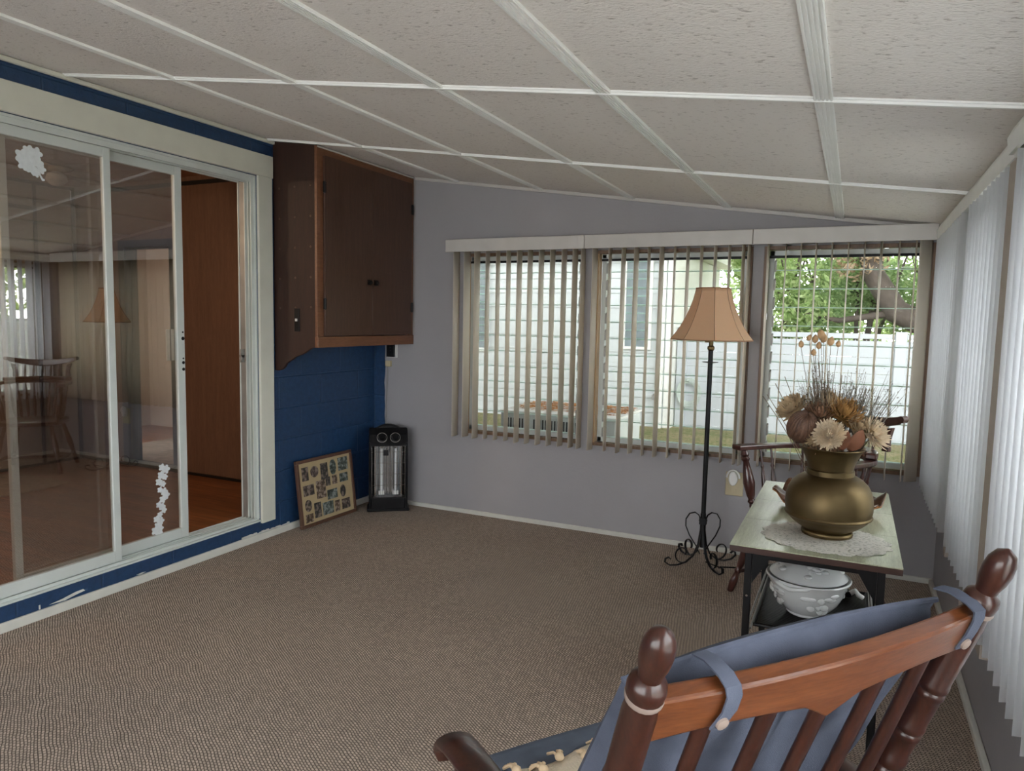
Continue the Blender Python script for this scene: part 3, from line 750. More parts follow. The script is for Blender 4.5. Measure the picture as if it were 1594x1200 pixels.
mb.build('shade_piping', 'shade_trim', sh)
MB().tube([(0.02, .03, .006), (.10, -.02, .005), (.2, .02, .005), (.30, .0, .005), (.42, .06, .005), (.47, .16, .005), (.52, .20, .005), (.60, .23, .005)], .0035, 6).build('cord', 'black_plastic', lp)

ol = thing('wall_outlet', 'almond wall outlet plate low on the far wall beside the lamp', 'outlet', (2.645, -.0005, .43))
MB().box(-.052, .052, -.007, 0, -.072, .072).build('plate', 'beige_plate', ol, bevel=.003)
MB().box(-.016, .016, -.009, -.0072, -.055, -.025).build('socket', 'beige_plate', ol, bevel=.002)
nl = thing('night_light', 'white oval night light plugged into the almond outlet', 'night light', (2.640, -.0105, .468))
def ov(w, h, n=28): return [(w * math.cos(2 * PI * t / n), h * math.sin(2 * PI * t / n)) for t in range(n)]
MB().prism(ov(.026, .044), 1, -.034, 0).build('body', 'white_plastic', nl, bevel=.006)
mb = MB(); mb.tube([(.037 * math.cos(PI * t / 14), -.026, .004 + .046 * math.sin(PI * t / 14)) for t in range(15)], .006, 8); mb.build('rim', 'white_plastic', nl, smooth=.8)

# ------------------------------------------------------------------ captain's chair in the corner
fx, fy = -.679, -.734
cc = thing('captain_chair', 'dark mahogany captain chair with spindles in the corner behind the table', 'chair', (3.094, -.624, 0), math.atan2(-fx, fy))
WD = 'captain_wood'
mb = MB()
def seatfn(u, v):
    a = 2 * PI * u
    ex = math.copysign(abs(math.cos(a)) ** .6, math.cos(a)); ey = math.copysign(abs(math.sin(a)) ** .6, math.sin(a))
    lay = [(.0, .440), (.55, .436), (.9, .446), (1.0, .440), (1.0, .412), (.9, .402), (0, .402)][int(round(v * 6))]
    return (ex * .245 * lay[0], ey * .225 * lay[0], lay[1])
MB().grid(seatfn, 40, 7, wrap=True).build('seat', WD, cc, smooth=.9)
LEG = [(0, .014), (.05, .017), (.12, .021), (.2, .017), (.25, .013), (.28, .019), (.31, .013), (.36, .018), (.55, .024), (.72, .018), (.78, .014), (.81, .020), (.84, .015), (1, .016)]
for sx in (-1, 1):
    for sy in (-1, 1):
        MB().turned((sx * .255, sy * .255, 0), (sx * .17, sy * .16, .405), LEG, 14).build('leg', WD, cc, smooth=.7)
    MB().turned((sx * .232, -.228, .11), (sx * .232, .228, .11), [(0, .009), (.3, .011), (.5, .016), (.7, .011), (1, .009)], 10).build('stretcher', WD, cc, smooth=.7)
MB().turned((-.225, 0, .11), (.225, 0, .11), [(0, .009), (.3, .011), (.5, .016), (.7, .011), (1, .009)], 10).build('stretcher', WD, cc, smooth=.7)
# arm bow
bow = []
for t in range(25):
    a = -PI * .0 + PI * t / 24
    bow.append((.265 * math.cos(a), -.02 - .225 * math.sin(a)))
path = [(.275, .245), (.272, .16), (.27, .06)] + bow[1:-1] + [(-.27, .06), (-.272, .16), (-.275, .245)]
def bow_strip(mb, path, z0, z1, w):
    n = len(path); vs = []
    for i, (x, y) in enumerate(path):
        x0, y0 = path[max(i - 1, 0)]; x1, y1 = path[min(i + 1, n - 1)]
        dx, dy = x1 - x0, y1 - y0; L = math.hypot(dx, dy); nx, ny = -dy / L, dx / L
        ww = w[i] if isinstance(w, list) else w
        vs += [(x + nx * ww, y + ny * ww, z0), (x - nx * ww, y - ny * ww, z0), (x - nx * ww, y - ny * ww, z1), (x + nx * ww, y + ny * ww, z1)]
    fs = [(3, 2, 1, 0), tuple(4 * (n - 1) + q for q in range(4))]
    for i in range(n - 1):
        for q in range(4):
            fs.append((4 * i + q, 4 * i + (q + 1) % 4, 4 * i + 4 + (q + 1) % 4, 4 * i + 4 + q))
    mb.add(vs, fs)
ws = [.034, .030, .026] + [.024] * (len(path) - 6) + [.026, .030, .034]
mb = MB(); bow_strip(mb, path, .742, .768, ws); mb.build('arm_bow', WD, cc, bevel=.006)
mb = MB(); bow_strip(mb, [p for p in path if p[1] < -.09], .769, .800, .026); mb.build('back_block', WD, cc, bevel=.008)
POST = [(0, .013), (.06, .016), (.10, .013), (.14, .021), (.18, .015), (.24, .021), (.45, .030), (.62, .024), (.80, .015), (.84, .022), (.88, .016), (.92, .022), (1, .015)]
for sx in (-1, 1):
    MB().turned((sx * .215, .165, .435), (sx * .268, .195, .742), POST, 16).build('arm_post', WD, cc, smooth=.7)
SPN = [(0, .007), (.12, .011), (.35, .015), (.55, .011), (.66, .006), (.70, .010), (.74, .006), (1, .006)]
for t in (-.9, -.78, -.62, -.46, -.3, -.15, .0, .15, .3, .46, .62, .78, .9):
    a = -PI / 2 + t * PI / 2 * 1.12
    ex, ey = math.cos(a) * .0, 0
    tx, ty = .265 * math.sin(t * PI / 2), -.02 - .225 * math.cos(t * PI / 2)
    if abs(t) > .7: tx = math.copysign(.269, t); ty = .02 if abs(t) < .85 else .09
    MB().turned((tx * .80, ty * .82, .436), (tx, ty, .744), SPN, 10).build('spindle', WD, cc, smooth=.7)
# raised crest with curled ends on short posts
n = 28; mb = MB()
def crest(u):
    s_ = u * 2 - 1
    x = s_ * .272; y = -.262 - .035 * (1 - s_ * s_)
    zt = .945 + .030 * abs(s_) ** 2.2; zb = .885 + .050 * abs(s_) ** 1.5
    return x, y, zb, zt
vs = []; fs = []
for i in range(n + 1):
    x, y, zb, zt = crest(i / n)
    if i in (0, n): zb += .012; zt -= .006
    vs += [(x, y - .012, zb), (x, y + .012, zb), (x, y + .010, zt), (x, y - .010, zt)]
for i in range(n):
    for q in range(4): fs.append((4 * i + q, 4 * i + (q + 1) % 4, 4 * i + 4 + (q + 1) % 4, 4 * i + 4 + q))
fs += [(3, 2, 1, 0), tuple(4 * n + q for q in range(4))]
cr = MB().add(vs, fs).build('crest_rail', WD, cc, bevel=.006)
mb = MB()
for sx in (-1, 1): mb.tube([(sx * .276, -.278, .958), (sx * .276, -.246, .958)], .017, 14)
mb.build('crest_scroll', WD, cr, smooth=.8)
for sx in (-1, 1):
    MB().prism([(sx * .185, .795), (sx * .225, .795), (sx * .222, .85), (sx * .24, .915), (sx * .20, .905), (sx * .19, .85)][::(1 if sx > 0 else -1)], 1, -.262, -.238).build('crest_bracket', WD, cc, bevel=.005)
for t in (-.55, -.28, 0, .28, .55):
    x = .24 * t; MB().turned((x, -.245, .79), (x, -.285 + .03 * abs(t), .90), [(0, .006), (.5, .011), (1, .006)], 10).build('spindle', WD, cc, smooth=.7)

# ------------------------------------------------------------------ side table
tb = thing('side_table', 'narrow folding side table with painted-in green sheen and black metal legs', 'table', (3.17, -1.615, 0))
tx0, tx1 = -.241, .241; TZ = .70
edges = [-.515, -.170, .145, .515]
nm = ['drop_leaf', 'tabletop', 'drop_leaf']
for i in range(3):
    a, b = edges[i] + .0012, edges[i + 1] - .0012
    o = MB().box(tx0, tx1, a, b, TZ - .003, TZ).build(nm[i], 'table_top', tb)
    MB().box(tx0, tx1, a, b, TZ - .022, TZ - .0031).build('edge_band', 'table_edge', o, bevel=.001)
for sx in (-1, 1):
    for y in (-.44, .115):
        MB().box(sx * .19 - .011, sx * .19 + .011, y - .011, y + .011, 0, TZ - .023).build('leg', 'black_metal', tb, bevel=.002)
    MB().box(sx * .19 - .008, sx * .19 + .008, -.428, .103, TZ - .05, TZ - .023).build('side_rail', 'black_metal', tb)
    MB().prism([(sx * .178, .56), (sx * .178, .676), (sx * .11, .676)] if sx > 0 else [(-.178, .56), (-.11, .676), (-.178, .676)], 1, -.447, -.443).build('brace', 'black_metal', tb)
    for y in (-.44, .115):
        MB().tube([(sx * .19, y - .012, .52), (sx * .19, y - .014, .52)], .004, 8).tube([(sx * .19, y - .012, .30), (sx * .19, y - .014, .30)], .004, 8).build('rivet', 'steel', tb)
for y in (-.44, .115): MB().box(-.178, .178, y - .008, y + .008, TZ - .055, TZ - .023).build('end_rail', 'black_metal', tb)
mb = MB()
for i in range(48):
    x = -.165 + .33 * i / 47; mb.box(x - .0016, x + .0016, -.385, .085, .400, .402)
for i in range(62):
    y = -.385 + .47 * i / 61; mb.box(-.165, .165, y - .0016, y + .0016, .4021, .4041)
mb.build('mesh_shelf', 'black_metal', tb)
for (a, b) in (((-.17, -.39), (.17, -.39)), ((.17, -.39), (.17, .09)), ((.17, .09), (-.17, .09)), ((-.17, .09), (-.17, -.39))):
    MB().tube([(a[0], a[1], .404), (b[0], b[1], .404)], .006, 8).build('shelf_rim', 'black_metal', tb)
for sx in (-1, 1):
    for (qx, qz) in ((.176, .405), (.183, .425)): MB().tube([(sx * qx, -.43, qz), (sx * qx, .11, qz)], .004, 6).build('shelf_runner', 'alu_grey', tb)

# lace doily
mb = MB(); nn = 96
def dfn(u, v):
    a = 2 * PI * u; r = v * (1 + .075 * abs(math.sin(a * 9)) * v - .04)
    x = .192 * r * math.cos(a); y = .172 * r * math.sin(a)
    return (x, y, .0012 + .0007 * math.sin(a * 7) * v)
mb.grid(dfn, nn, 10, wrap=True)
o = tag(mb.build('lace_doily', 'doily', solid=.0012), 'white crocheted lace doily under the brass pot', 'doily'); o.location = (3.196, -1.922, TZ + .001)

# ------------------------------------------------------------------ brass spittoon
sx_, sy_ = 3.2, -1.868
vz = TZ + .0035
vs_ = thing('brass_vase', 'large round brass pot with flared rim full of dried flowers', 'vase', (sx_, sy_, vz))
prof = [(.0, 0), (.078, 0), (.080, .008), (.078, .014), (.071, .018), (.076, .021), (.094, .031), (.110, .043), (.122, .055), (.1285, .063), (.1335, .0655), (.1352, .069), (.1335, .0725), (.1315, .0745), (.1338, .088), (.1345, .105), (.133, .127), (.1275, .149), (.117, .170), (.101, .186), (.083, .197), (.073, .201)]
MB().lathe(prof, 48).build('body', 'brass', vs_, smooth=.45)
MB().lathe([(.0725, .199), (.0735, .200), (.0735, .216), (.070, .219), (.068, .219), (.068, .199)], 48, closed=False).build('neck_band', 'brass', vs_, smooth=.4)
MB().lathe([(.0685, .219), (.072, .235), (.080, .256), (.089, .274), (.0995, .288), (.1015, .2895), (.1005, .2915), (.093, .2865), (.084, .270), (.075, .252), (.068, .232), (.064, .20)], 48, closed=False).build('flared_rim', 'brass', vs_, smooth=.5)

FZ = vz + .285
def flower_group(label, cat='dried flower'): pass
def stemmb(mb, top, r=.0022, base=None):
    bx_, by_ = base if base else (sx_ + (top[0] - sx_) * .25, sy_ + (top[1] - sy_) * .25)
    p0 = Vector((bx_, by_, vz + .16)); p2 = Vector(top); p1 = Vector((bx_ + (top[0] - bx_) * .35, by_ + (top[1] - by_) * .35, (p0.z + p2.z) / 2))
    mb.tube([p0 * (1 - t) ** 2 + p1 * 2 * t * (1 - t) + p2 * t * t for t in (0, .2, .4, .6, .8, 1)], r, 5)
def petals(mb, c, R, dirn, layers, width, droop=0.0, seed=1, cup=.6):
    rnd = random.Random(seed); q = Vector(dirn).normalized().to_track_quat('Z', 'Y').to_matrix().to_4x4(); T_ = Matrix.Translation(c) @ q
    for (n_, el, L, w) in layers:
        for i in range(n_):
            a = 2 * PI * (i + rnd.random() * .7) / n_; e = el + rnd.uniform(-.14, .14); l = L * R * rnd.uniform(.85, 1.1); ww = w * width * rnd.uniform(.8, 1.2)
            ca, sa = math.cos(a), math.sin(a)
            pts = []
            for t, wf in ((.08, .5), (.45, 1.0), (.8, .85), (1.0, .25)):
                ee = e + cup * (t - .5) * .9
                rr_ = l * t * math.cos(ee); zz = l * t * math.sin(ee) - droop * t * t * R
                for sgn in (-1, 1): pts.append((rr_ * ca - sgn * ww * wf * sa, rr_ * sa + sgn * ww * wf * ca, zz + .15 * ww * (1 if sgn else 0)))
            mb.add(pts, [(0, 1, 3, 2), (2, 3, 5, 4), (4, 5, 7, 6)], T_)
def bloom(name, label, c, R, dirn, layers, width, m, group, seed, droop=0, center=None, cup=.6):
    r = thing(name, label, 'dried flower', c, 0, group)
    mb = MB(); petals(mb, (0, 0, 0), R, dirn, layers, width, droop, seed, cup); mb.build('petals', m, r, solid=.0006)
    mb = MB(); stemmb(mb, Vector(c)); mb.v = [(x - c[0], y - c[1], z - c[2]) for x, y, z in mb.v]; mb.build('stem', 'stem', r)
    if center: MB().ball((0, 0, R * .12), R * .28).build('flower_center', center, r, smooth=1)
    return r
GR = 'dried flowers in the brass pot'
DENSE = [(40, -.35, .95, .9), (44, .0, 1.0, .9), (44, .3, .98, .9), (40, .6, .92, .85), (30, .9, .85, .8), (20, 1.2, .8, .7), (10, 1.45, .75, .7)]
bloom('dried_chrysanthemum', 'round cream dried chrysanthemum at the front above the pot rim', (3.192, -1.945, 1.043), .052, (-.05, -.9, .35), DENSE, .0048, 'mum', GR, 1)
bloom('dried_daisy', 'cream dried flower spreading out on the right side of the bouquet', (3.318, -1.86, 1.045), .062, (.75, -.45, .45), [(34, .1, 1, .9), (34, .3, 1, .9), (26, .6, .85, .9), (12, 1.0, .6, .8)], .0045, 'mum', GR, 2, .12)
bloom('dried_hydrangea', 'pale tan dried bloom at the left above the brown seed pod', (3.075, -1.83, 1.108), .056, (-.55, -.5, .6), [(26, -.1, 1, 1.3), (24, .3, 1, 1.3), (20, .8, .8, 1.2), (10, 1.2, .6, 1.2)], .0075, 'mum_tan', GR, 3)
bloom('dried_protea', 'golden brown ruffled dried bloom in the middle right of the bouquet', (3.232, -1.86, 1.098), .064, (.35, -.45, .8), [(34, -.1, 1, .8), (34, .25, 1, .8), (30, .6, .95, .8), (24, 1.0, .9, .7), (12, 1.35, .9, .7)], .006, 'gold_petals', GR, 4)
bloom('dried_bloom', 'rusty brown dried bloom in the centre behind the cream chrysanthemum', (3.160, -1.86, 1.090), .060, (-.1, -.5, .8), [(30, -.1, 1, .8), (30, .3, 1, .8), (26, .7, .95, .8), (16, 1.1, .9, .7)], .006, 'rust_petals', GR, 5)
bloom('dried_bloom', 'tan leafy dried bloom beside the golden one, on the right', (3.275, -1.87, 1.062), .045, (.5, -.6, .5), [(18, 0, 1, 1.4), (18, .4, 1, 1.4), (12, .9, .8, 1.3)], .008, 'mum_tan', GR, 6)
bloom('dried_bloom', 'small brown dried bloom tucked at the rim, left of the chrysanthemum', (3.150, -1.92, 1.022), .034, (-.2, -.6, .6), [(20, 0, 1, .8), (22, .4, 1, .8), (14, .9, .9, .8)], .005, 'mum_tan', GR, 7)
# ridged ball pod
r = thing('seed_pod', 'round ridged brown seed pod at the left over the pot rim', 'seed pod', (3.108, -1.90, 1.058), 0, GR)
def podfn(u, v):
    th = max(.03, min(PI - .03, PI * v)); a = 2 * PI * u
    rad = .0505 * (1 + .035 * math.sin(a * 26 + 2.2 * math.sin(th * 3)))
    return (rad * .93 * math.sin(th) * math.cos(a), rad * .93 * math.sin(th) * math.sin(a), -rad * 1.12 * math.cos(th))
o = MB().grid(podfn, 156, 18, wrap=True).build('pod', 'pod', r, smooth=1); o.rotation_euler = (.5, .35, 0)
mb = MB(); stemmb(mb, Vector((3.108, -1.895, 1.003))); mb.v = [(x - 3.108, y + 1.895, z - 1.043) for x, y, z in mb.v]; mb.build('stem', 'stem', r)
# curled leaves
def dryleaf(label, p0, p1, w, m, bend, seed, grp=GR):
    r = thing('dried_leaf', label, 'dried leaf', p0, 0, grp)
    a = Vector(p0); b = Vector(p1); d = b - a; side_ = d.cross(Vector((.3, -1, .2))).normalized(); nrm = side_.cross(d.normalized())
    def fn(u, v):
        s_ = math.sin(PI * min(1, v * .92 + .06)) ** .8
        p = a + d * v + side_ * ((u - .5) * 2 * w * s_) + nrm * (bend * (math.sin(PI * v) + .8 * (2 * u - 1) ** 2 * s_ * .5))
        return tuple(p - a)
    MB().grid(fn, 7, 10).build('blade', m, r, smooth=1, solid=.0008)
    mb = MB(); mb.tube([a - a, Vector((sx_, sy_, vz + .18)) - a], .002, 5); mb.build('stem', 'stem', r)
dryleaf('curled red brown leaf standing at the front right of the pot rim', (3.226, -1.928, .995), (3.243, -1.925, 1.062), .017, 'leaf_brown', .012, 1)
dryleaf('dark brown cupped leaf at the right of the pot rim', (3.250, -1.92, .995), (3.287, -1.915, 1.064), .022, 'leaf_brown', .014, 2)
dryleaf('small white papery leaf between the two brown leaves', (3.240, -1.918, .99), (3.254, -1.912, 1.052), .012, 'leaf_white', .008, 3)
# quaking grass heads on tall stems
heads = [(3.089, 1.328, .0105), (3.113, 1.350, .0095), (3.130, 1.346, .012), (3.148, 1.362, .0145), (3.156, 1.348, .0125), (3.178, 1.340, .013), (3.200, 1.332, .0095), (3.128, 1.302, .010), (3.142, 1.325, .011)]
bloom('dried_bloom', 'dusty tan feathery bloom at the top centre of the bouquet', (3.185, -1.83, 1.125), .055, (-.05, -.4, .9), [(30, 0, 1, .7), (30, .4, 1, .7), (30, .8, 1, .6), (20, 1.2, 1, .6)], .004, 'mum_tan', GR, 8)
GL = 'tan seed heads on tall stems above the bouquet'
pl = ['lone', 'upper left', 'left of centre', 'topmost', 'just right of topmost', 'round right', 'far right', 'lowest', 'middle']
desc = ['tan seed head farthest left of the tall cluster', 'tan seed head second from left in the tall cluster', 'slim tan seed head left of the topmost one', 'largest topmost tan seed head of the tall cluster', 'tan seed head touching the topmost one on its right', 'plump tan seed head right of the topmost pair', 'tan seed head farthest right of the tall cluster', 'lowest tan seed head hanging left of the tall stems', 'tan seed head right under the topmost one']
random.seed(4)
for (hx, hzv, hr), ds in zip(heads, desc):
    y_ = sy_ + random.uniform(-.02, .02)
    r = thing('grass_head', ds, 'seed head', (hx, y_, hzv), 0, GL)
    o = MB().lathe([(.0005, -hr * 1.25), (hr * .62, -hr * .85), (hr * .85, -hr * .2), (hr * .7, hr * .5), (hr * .3, hr * 1.0), (.0005, hr * 1.25)], 12).build('head', 'grass_head', r, smooth=1); o.rotation_euler = (random.uniform(-.4, .4), random.uniform(-.5, .5), 0)
    mb = MB(); stemmb(mb, Vector((hx, y_, hzv - hr)), .0009, (sx_ - .03 + random.uniform(-.01, .01), sy_)); mb.v = [(x - hx, y - y_, z - hzv) for x, y, z in mb.v]; mb.build('stem', 'stem', r)
# stiff bare stems
stems = [((2.976, -1.86, 1.147), 'thin bare stem reaching farthest left out of the pot'), ((2.987, -1.84, 1.152), 'thin bare stem just right of the leftmost one'), ((3.040, -1.83, 1.215), 'dark bare stem leaning left above the tan bloom'), ((3.010, -1.82, 1.190), 'fine bare stem between the two left-leaning ones'), ((3.216, -1.82, 1.228), 'short upright bare stem right of the tall cluster')]
for p, ds in stems:
    mb = MB(); q_ = Vector(p); stemmb(mb, q_, .0013); tag(mb.build('bare_stem', 'stem'), ds, 'dried stem', 'bare stems in the brass pot')
# wispy sprays
def spray(label, c, R, n_, seed, mm='sprig'):
    rnd = random.Random(seed); mb = MB(); lf = MB()
    base = Vector((sx_ + (c[0] - sx_) * .3, sy_, vz + .2))
    for i in range(n_):
        t = Vector((c[0] + rnd.gauss(0, R[0]), c[1] + rnd.gauss(0, R[1]), c[2] + rnd.gauss(0, R[2])))
        mid = base.lerp(t, .55) + Vector((rnd.uniform(-.01, .01), 0, .012))
        mb.tube([base, mid, t], [.0009, .0008, .0005], 4, caps=False)
        for k_ in range(7):
            s_ = rnd.uniform(.5, 1.0); p = (mid.lerp(t, (s_ - .5) * 2)) + Vector((rnd.uniform(-.012, .012), rnd.uniform(-.012, .012), rnd.uniform(-.012, .012)))
            d_ = Vector((rnd.uniform(-1, 1), rnd.uniform(-1, 1), rnd.uniform(-1, 1))).normalized() * rnd.uniform(.003, .006); e_ = d_.cross(Vector((0, 1, .2))).normalized() * .0012
            lf.add([p - d_, p + e_, p + d_, p - e_], [(0, 1, 2, 3)])
    r = thing('dried_spray', label, 'dried spray', tuple(base), 0, GR)
    for m_ in (mb, lf): m_.v = [(x - base[0], y - base[1], z - base[2]) for x, y, z in m_.v]
    mb.build('twigs', mm, r); lf.build('leaflets', mm, r)
spray('wispy grey brown spray fanning out at the upper right', (3.31, -1.82, 1.17), (.045, .03, .03), 80, 1)
spray('fine sparse spray above the right of the bouquet', (3.245, -1.80, 1.18), (.03, .03, .03), 50, 2)
spray('dense tan grass tuft under the tall seed heads', (3.145, -1.84, 1.19), (.024, .02, .05), 110, 3, 'stem')
spray('small brown spray above the left bloom', (3.09, -1.82, 1.155), (.028, .02, .022), 30, 4)
spray('low dark filler sprigs along the pot rim', (3.20, -1.90, 1.02), (.05, .03, .012), 60, 5, 'rust_petals')

# brown ruffled dish behind the pot
ds_ = thing('ruffled_dish', 'brown ruffled leaf-like dish on the table behind the brass pot', 'dish', (3.19, -1.515, TZ + .001))
def dishfn(off):
    def fn(u, v):
        a = 2 * PI * u; r = .07 + .12 * v
        wv = v * v * (.016 * math.sin(a * 6 + .6) + .010 * math.sin(a * 11))
        z = .004 + .052 * v ** 1.4 + wv + off
        return (r * (1 + .05 * math.sin(6 * a) * v) * math.cos(a), r * .92 * (1 + .05 * math.sin(6 * a) * v) * math.sin(a), z)
    return fn
MB().grid(dishfn(.004), 96, 9, wrap=True).build('inner_side', 'dish', ds_, smooth=1, solid=.003)
mb = MB().grid(dishfn(-.0015), 96, 9, wrap=True); mb.add([(.075 * math.cos(2 * PI * i / 24), .069 * math.sin(2 * PI * i / 24), .0035) for i in range(24)], [tuple(range(24))])
mb.build('outer_side', 'dish_under', ds_, smooth=1, solid=.002)
def ruf(u, v):
    a = 2 * PI * u; r = .04 + .10 * v
    return (r * math.cos(a), r * .9 * math.sin(a), .03 + .035 * v + .014 * v * math.sin(a * 8 + 1) + .006 * math.sin(a * 17))
MB().grid(ruf, 110, 6, wrap=True).build('ruffle', 'dish', ds_, smooth=1, solid=.002)

# ------------------------------------------------------------------ white tureen on the shelf
tu = thing('soup_tureen', 'white ceramic tureen with raised fruit pattern on the table shelf', 'tureen', (3.150, -1.82, .4075))
MB().lathe([(0, 0), (.062, 0), (.066, .004), (.066, .010), (.075, .018), (.098, .045), (.116, .080), (.124, .108), (.134, .122), (.137, .128), (.134, .132), (.126, .130), (.118, .122), (.10, .11)], 48).build('bowl', 'ceramic', tu, smooth=.6)
lid = MB().lathe([(.122, .131), (.125, .135), (.120, .140), (.108, .152), (.085, .172), (.055, .188), (.02, .195), (.0, .196)], 48).build('lid', 'ceramic', tu, smooth=.7)
mb = MB().turned((0, 0, .194), (0, 0, .216), [(0, .012), (.4, .009), (.7, .018), (1, .006)], 16); mb.build('lid_knob', 'ceramic', lid, smooth=.8)
def rprof(z): # bowl radius at height
    P = [(.018, .075), (.045, .098), (.08, .116), (.108, .124)]
    for (z0, r0), (z1, r1) in zip(P, P[1:]):
        if z <= z1: return r0 + (r1 - r0) * (z - z0) / (z1 - z0)
    return .124
random.seed(9)
for a0 in (-1.15, 1.99, .42, -2.7):
    mb = MB()
    for k_ in range(9):
        a = a0 + random.uniform(-.33, .33); z = random.uniform(.035, .085); r_ = random.uniform(.009, .015); R_ = rprof(z)
        mb.ball((0, 0, 0), (r_ * .45, r_, r_), 10, 8, Matrix.Translation((R_ * math.cos(a), R_ * math.sin(a), z)) @ Matrix.Rotation(a, 4, 'Z'))
    for k_ in range(5):
        a = a0 + random.uniform(-.5, .5); z = random.uniform(.08, .1); R_ = rprof(z)
        mt = Matrix.Translation((R_ * math.cos(a), R_ * math.sin(a), z)) @ Matrix.Rotation(a, 4, 'Z')
        mb.ball((0, 0, 0), (.004, .019, .008), 10, 6, mt)
    mb.build('fruit_relief', 'ceramic', tu, smooth=1)
def lidz(r): return .196 - (r / .122) ** 2 * .058
for a0 in (-1.2, 1.9, .3, -2.8):
    mb = MB()
    for k_ in range(10):
        a = a0 + random.uniform(-.35, .35); R_ = random.uniform(.065, .102); mb.ball((R_ * math.cos(a), R_ * math.sin(a), lidz(R_) - .001), (lambda q: (q, q, q * .55))(random.uniform(.008, .014)), 10, 8)
    mb.build('lid_relief', 'ceramic', lid, smooth=1)
for a0 in (-1.95, 1.19):
    mb = MB(); mb.tube([(.133 * math.cos(a0 + t * .1), .133 * math.sin(a0 + t * .1), .112 + .003 * abs(t)) for t in range(-5, 6)], [.004] + [.009] * 9 + [.004], 8)
    mb.build('handle', 'ceramic', tu, smooth=.9)
o = thing('extension_plug', 'black plug and white cord end behind the tureen on the shelf', 'plug', (3.272, -1.60, .408))
MB().box(-.03, .018, -.012, .012, 0, .022).build('plug', 'black_plastic', o, bevel=.004)
MB().tube([(.01, 0, .012), (.03, -.01, .03), (.04, -.02, .02), (.055, -.015, .01)], .009, 8).build('cord', 'white_plastic', o, smooth=.9)

# ------------------------------------------------------------------ rocking chair in the foreground
LT = Vector((3.086, -3.708, 1.077)); RT = Vector((3.447, -3.299, 1.10))
AX = Vector((.671, .741, 0)); FX = Vector((-.741, .671, 0))
mid = (LT + RT) / 2
lean = math.tan(math.radians(21))
org = mid + FX * (lean * .66); org.z = 0
rc = thing('rocking_chair', 'cherry wood rocking chair seen from behind in the right foreground', 'chair', tuple(org), math.atan2(AX.y, AX.x))
Ri = Matrix.Rotation(-math.atan2(AX.y, AX.x), 3, 'Z')
def L_(p): return Ri @ (Vector(p) - org)
tl, tr_ = L_(LT), L_(RT)
bl_ = Vector((-.245, .0, .44)); br_ = Vector((.245, .0, .44))
def down(t_, b_, z): f_ = (t_.z - z) / (t_.z - b_.z); return t_.lerp(b_, f_)
for (t_, b_) in ((tl, bl_), (tr_, br_)):
    Lh = (t_ - b_).length
    P = lambda d: 1 - d / Lh
    pr_ = [(0, .019), (P(.43), .020), (P(.425), .023), (P(.41), .023), (P(.405), .019), (P(.40), .023), (P(.385), .023), (P(.38), .020), (P(.345), .0205), (P(.342), .0220), (P(.333), .0220), (P(.330), .0195), (P(.327), .0220), (P(.318), .0220), (P(.315), .0205), (P(.262), .0205), (P(.259), .0220), (P(.250), .0220), (P(.247), .0195), (P(.244), .0220), (P(.235), .0220), (P(.232), .0205),
           (P(.125), .0205), (P(.108), .019), (P(.103), .0195), (P(.095), .022), (P(.085), .0225), (P(.077), .021), (P(.070), .0135), (P(.062), .0145), (P(.050), .0176), (P(.035), .0190), (P(.020), .0178), (P(.008), .013), (1, .002)]
    po = MB().turned(b_, t_, pr_, 20).build('back_post', 'rocker_dark', rc, smooth=.7)
    MB().turned(b_.lerp(t_, P(.104)), b_.lerp(t_, P(.096)), [(0, .0215), (.5, .0225), (1, .0215)], 20).build('worn_ring', 'worn_ring', po, smooth=.8)
# crest rail: bowed, arched under, with a point in the middle of its lower edge
ru = (tl - bl_).normalized(); 
NR = 36; vs = []; fs = []
ca_ = down(tl, bl_, tl.z - .098); cb_ = down(tr_, br_, tr_.z - .095)
up = ((tl - bl_).normalized() + (tr_ - br_).normalized()).normalized()
ax_ = (cb_ - ca_).normalized(); nb = ax_.cross(up).normalized()       # front/back normal
for i in range(NR + 1):
    u = i / NR; s_ = 2 * u - 1
    p = ca_.lerp(cb_, u)
    sign = 1 if nb.y > 0 else -1
    back = nb * sign * (-.022 * (1 - s_ * s_))
    top = .006 + .010 * (1 - s_ * s_)
    bot = -.062 + .016 * (1 - abs(2 * abs(s_) - 1) ** 2) - .0 * s_
    if abs(s_) < .16: bot -= .020 * (1 - abs(s_) / .16)
    for (h, w) in ((bot, -.012), (bot, .012), (top, .012), (top, -.012)):
        vs.append(p + back + up * h + nb * w)
for i in range(NR):
    for q in range(4): fs.append((4 * i + q, 4 * i + (q + 1) % 4, 4 * i + 4 + (q + 1) % 4, 4 * i + 4 + q))
fs += [(3, 2, 1, 0), tuple(4 * NR + q for q in range(4))]
MB().add(vs, fs).build('crest_rail', 'rocker_wood', rc, bevel=.004)
sign = 1 if nb.y > 0 else -1
def rail_pt(u, h=0, w=0):
    s_ = 2 * u - 1; return ca_.lerp(cb_, u) + nb * sign * (-.022 * (1 - s_ * s_)) + up * h + nb * sign * w
for i in range(5):
    u = (i + 1) / 6
    t0 = rail_pt(u, -.050); b0 = Vector((-.20 + .08 * (i * 5 / 4.0), -.005, .43)); b0.x = -.185 + .37 * i / 4
    ms = [(t0.lerp(b0, k_ / 6) + Vector((0, -.004 * math.sin(PI * k_ / 6), 0))) for k_ in range(7)]
    MB().tube(ms, .0135, 10, up=tuple(nb), flat=.62).build('back_slat', 'rocker_dark', rc, smooth=.9)
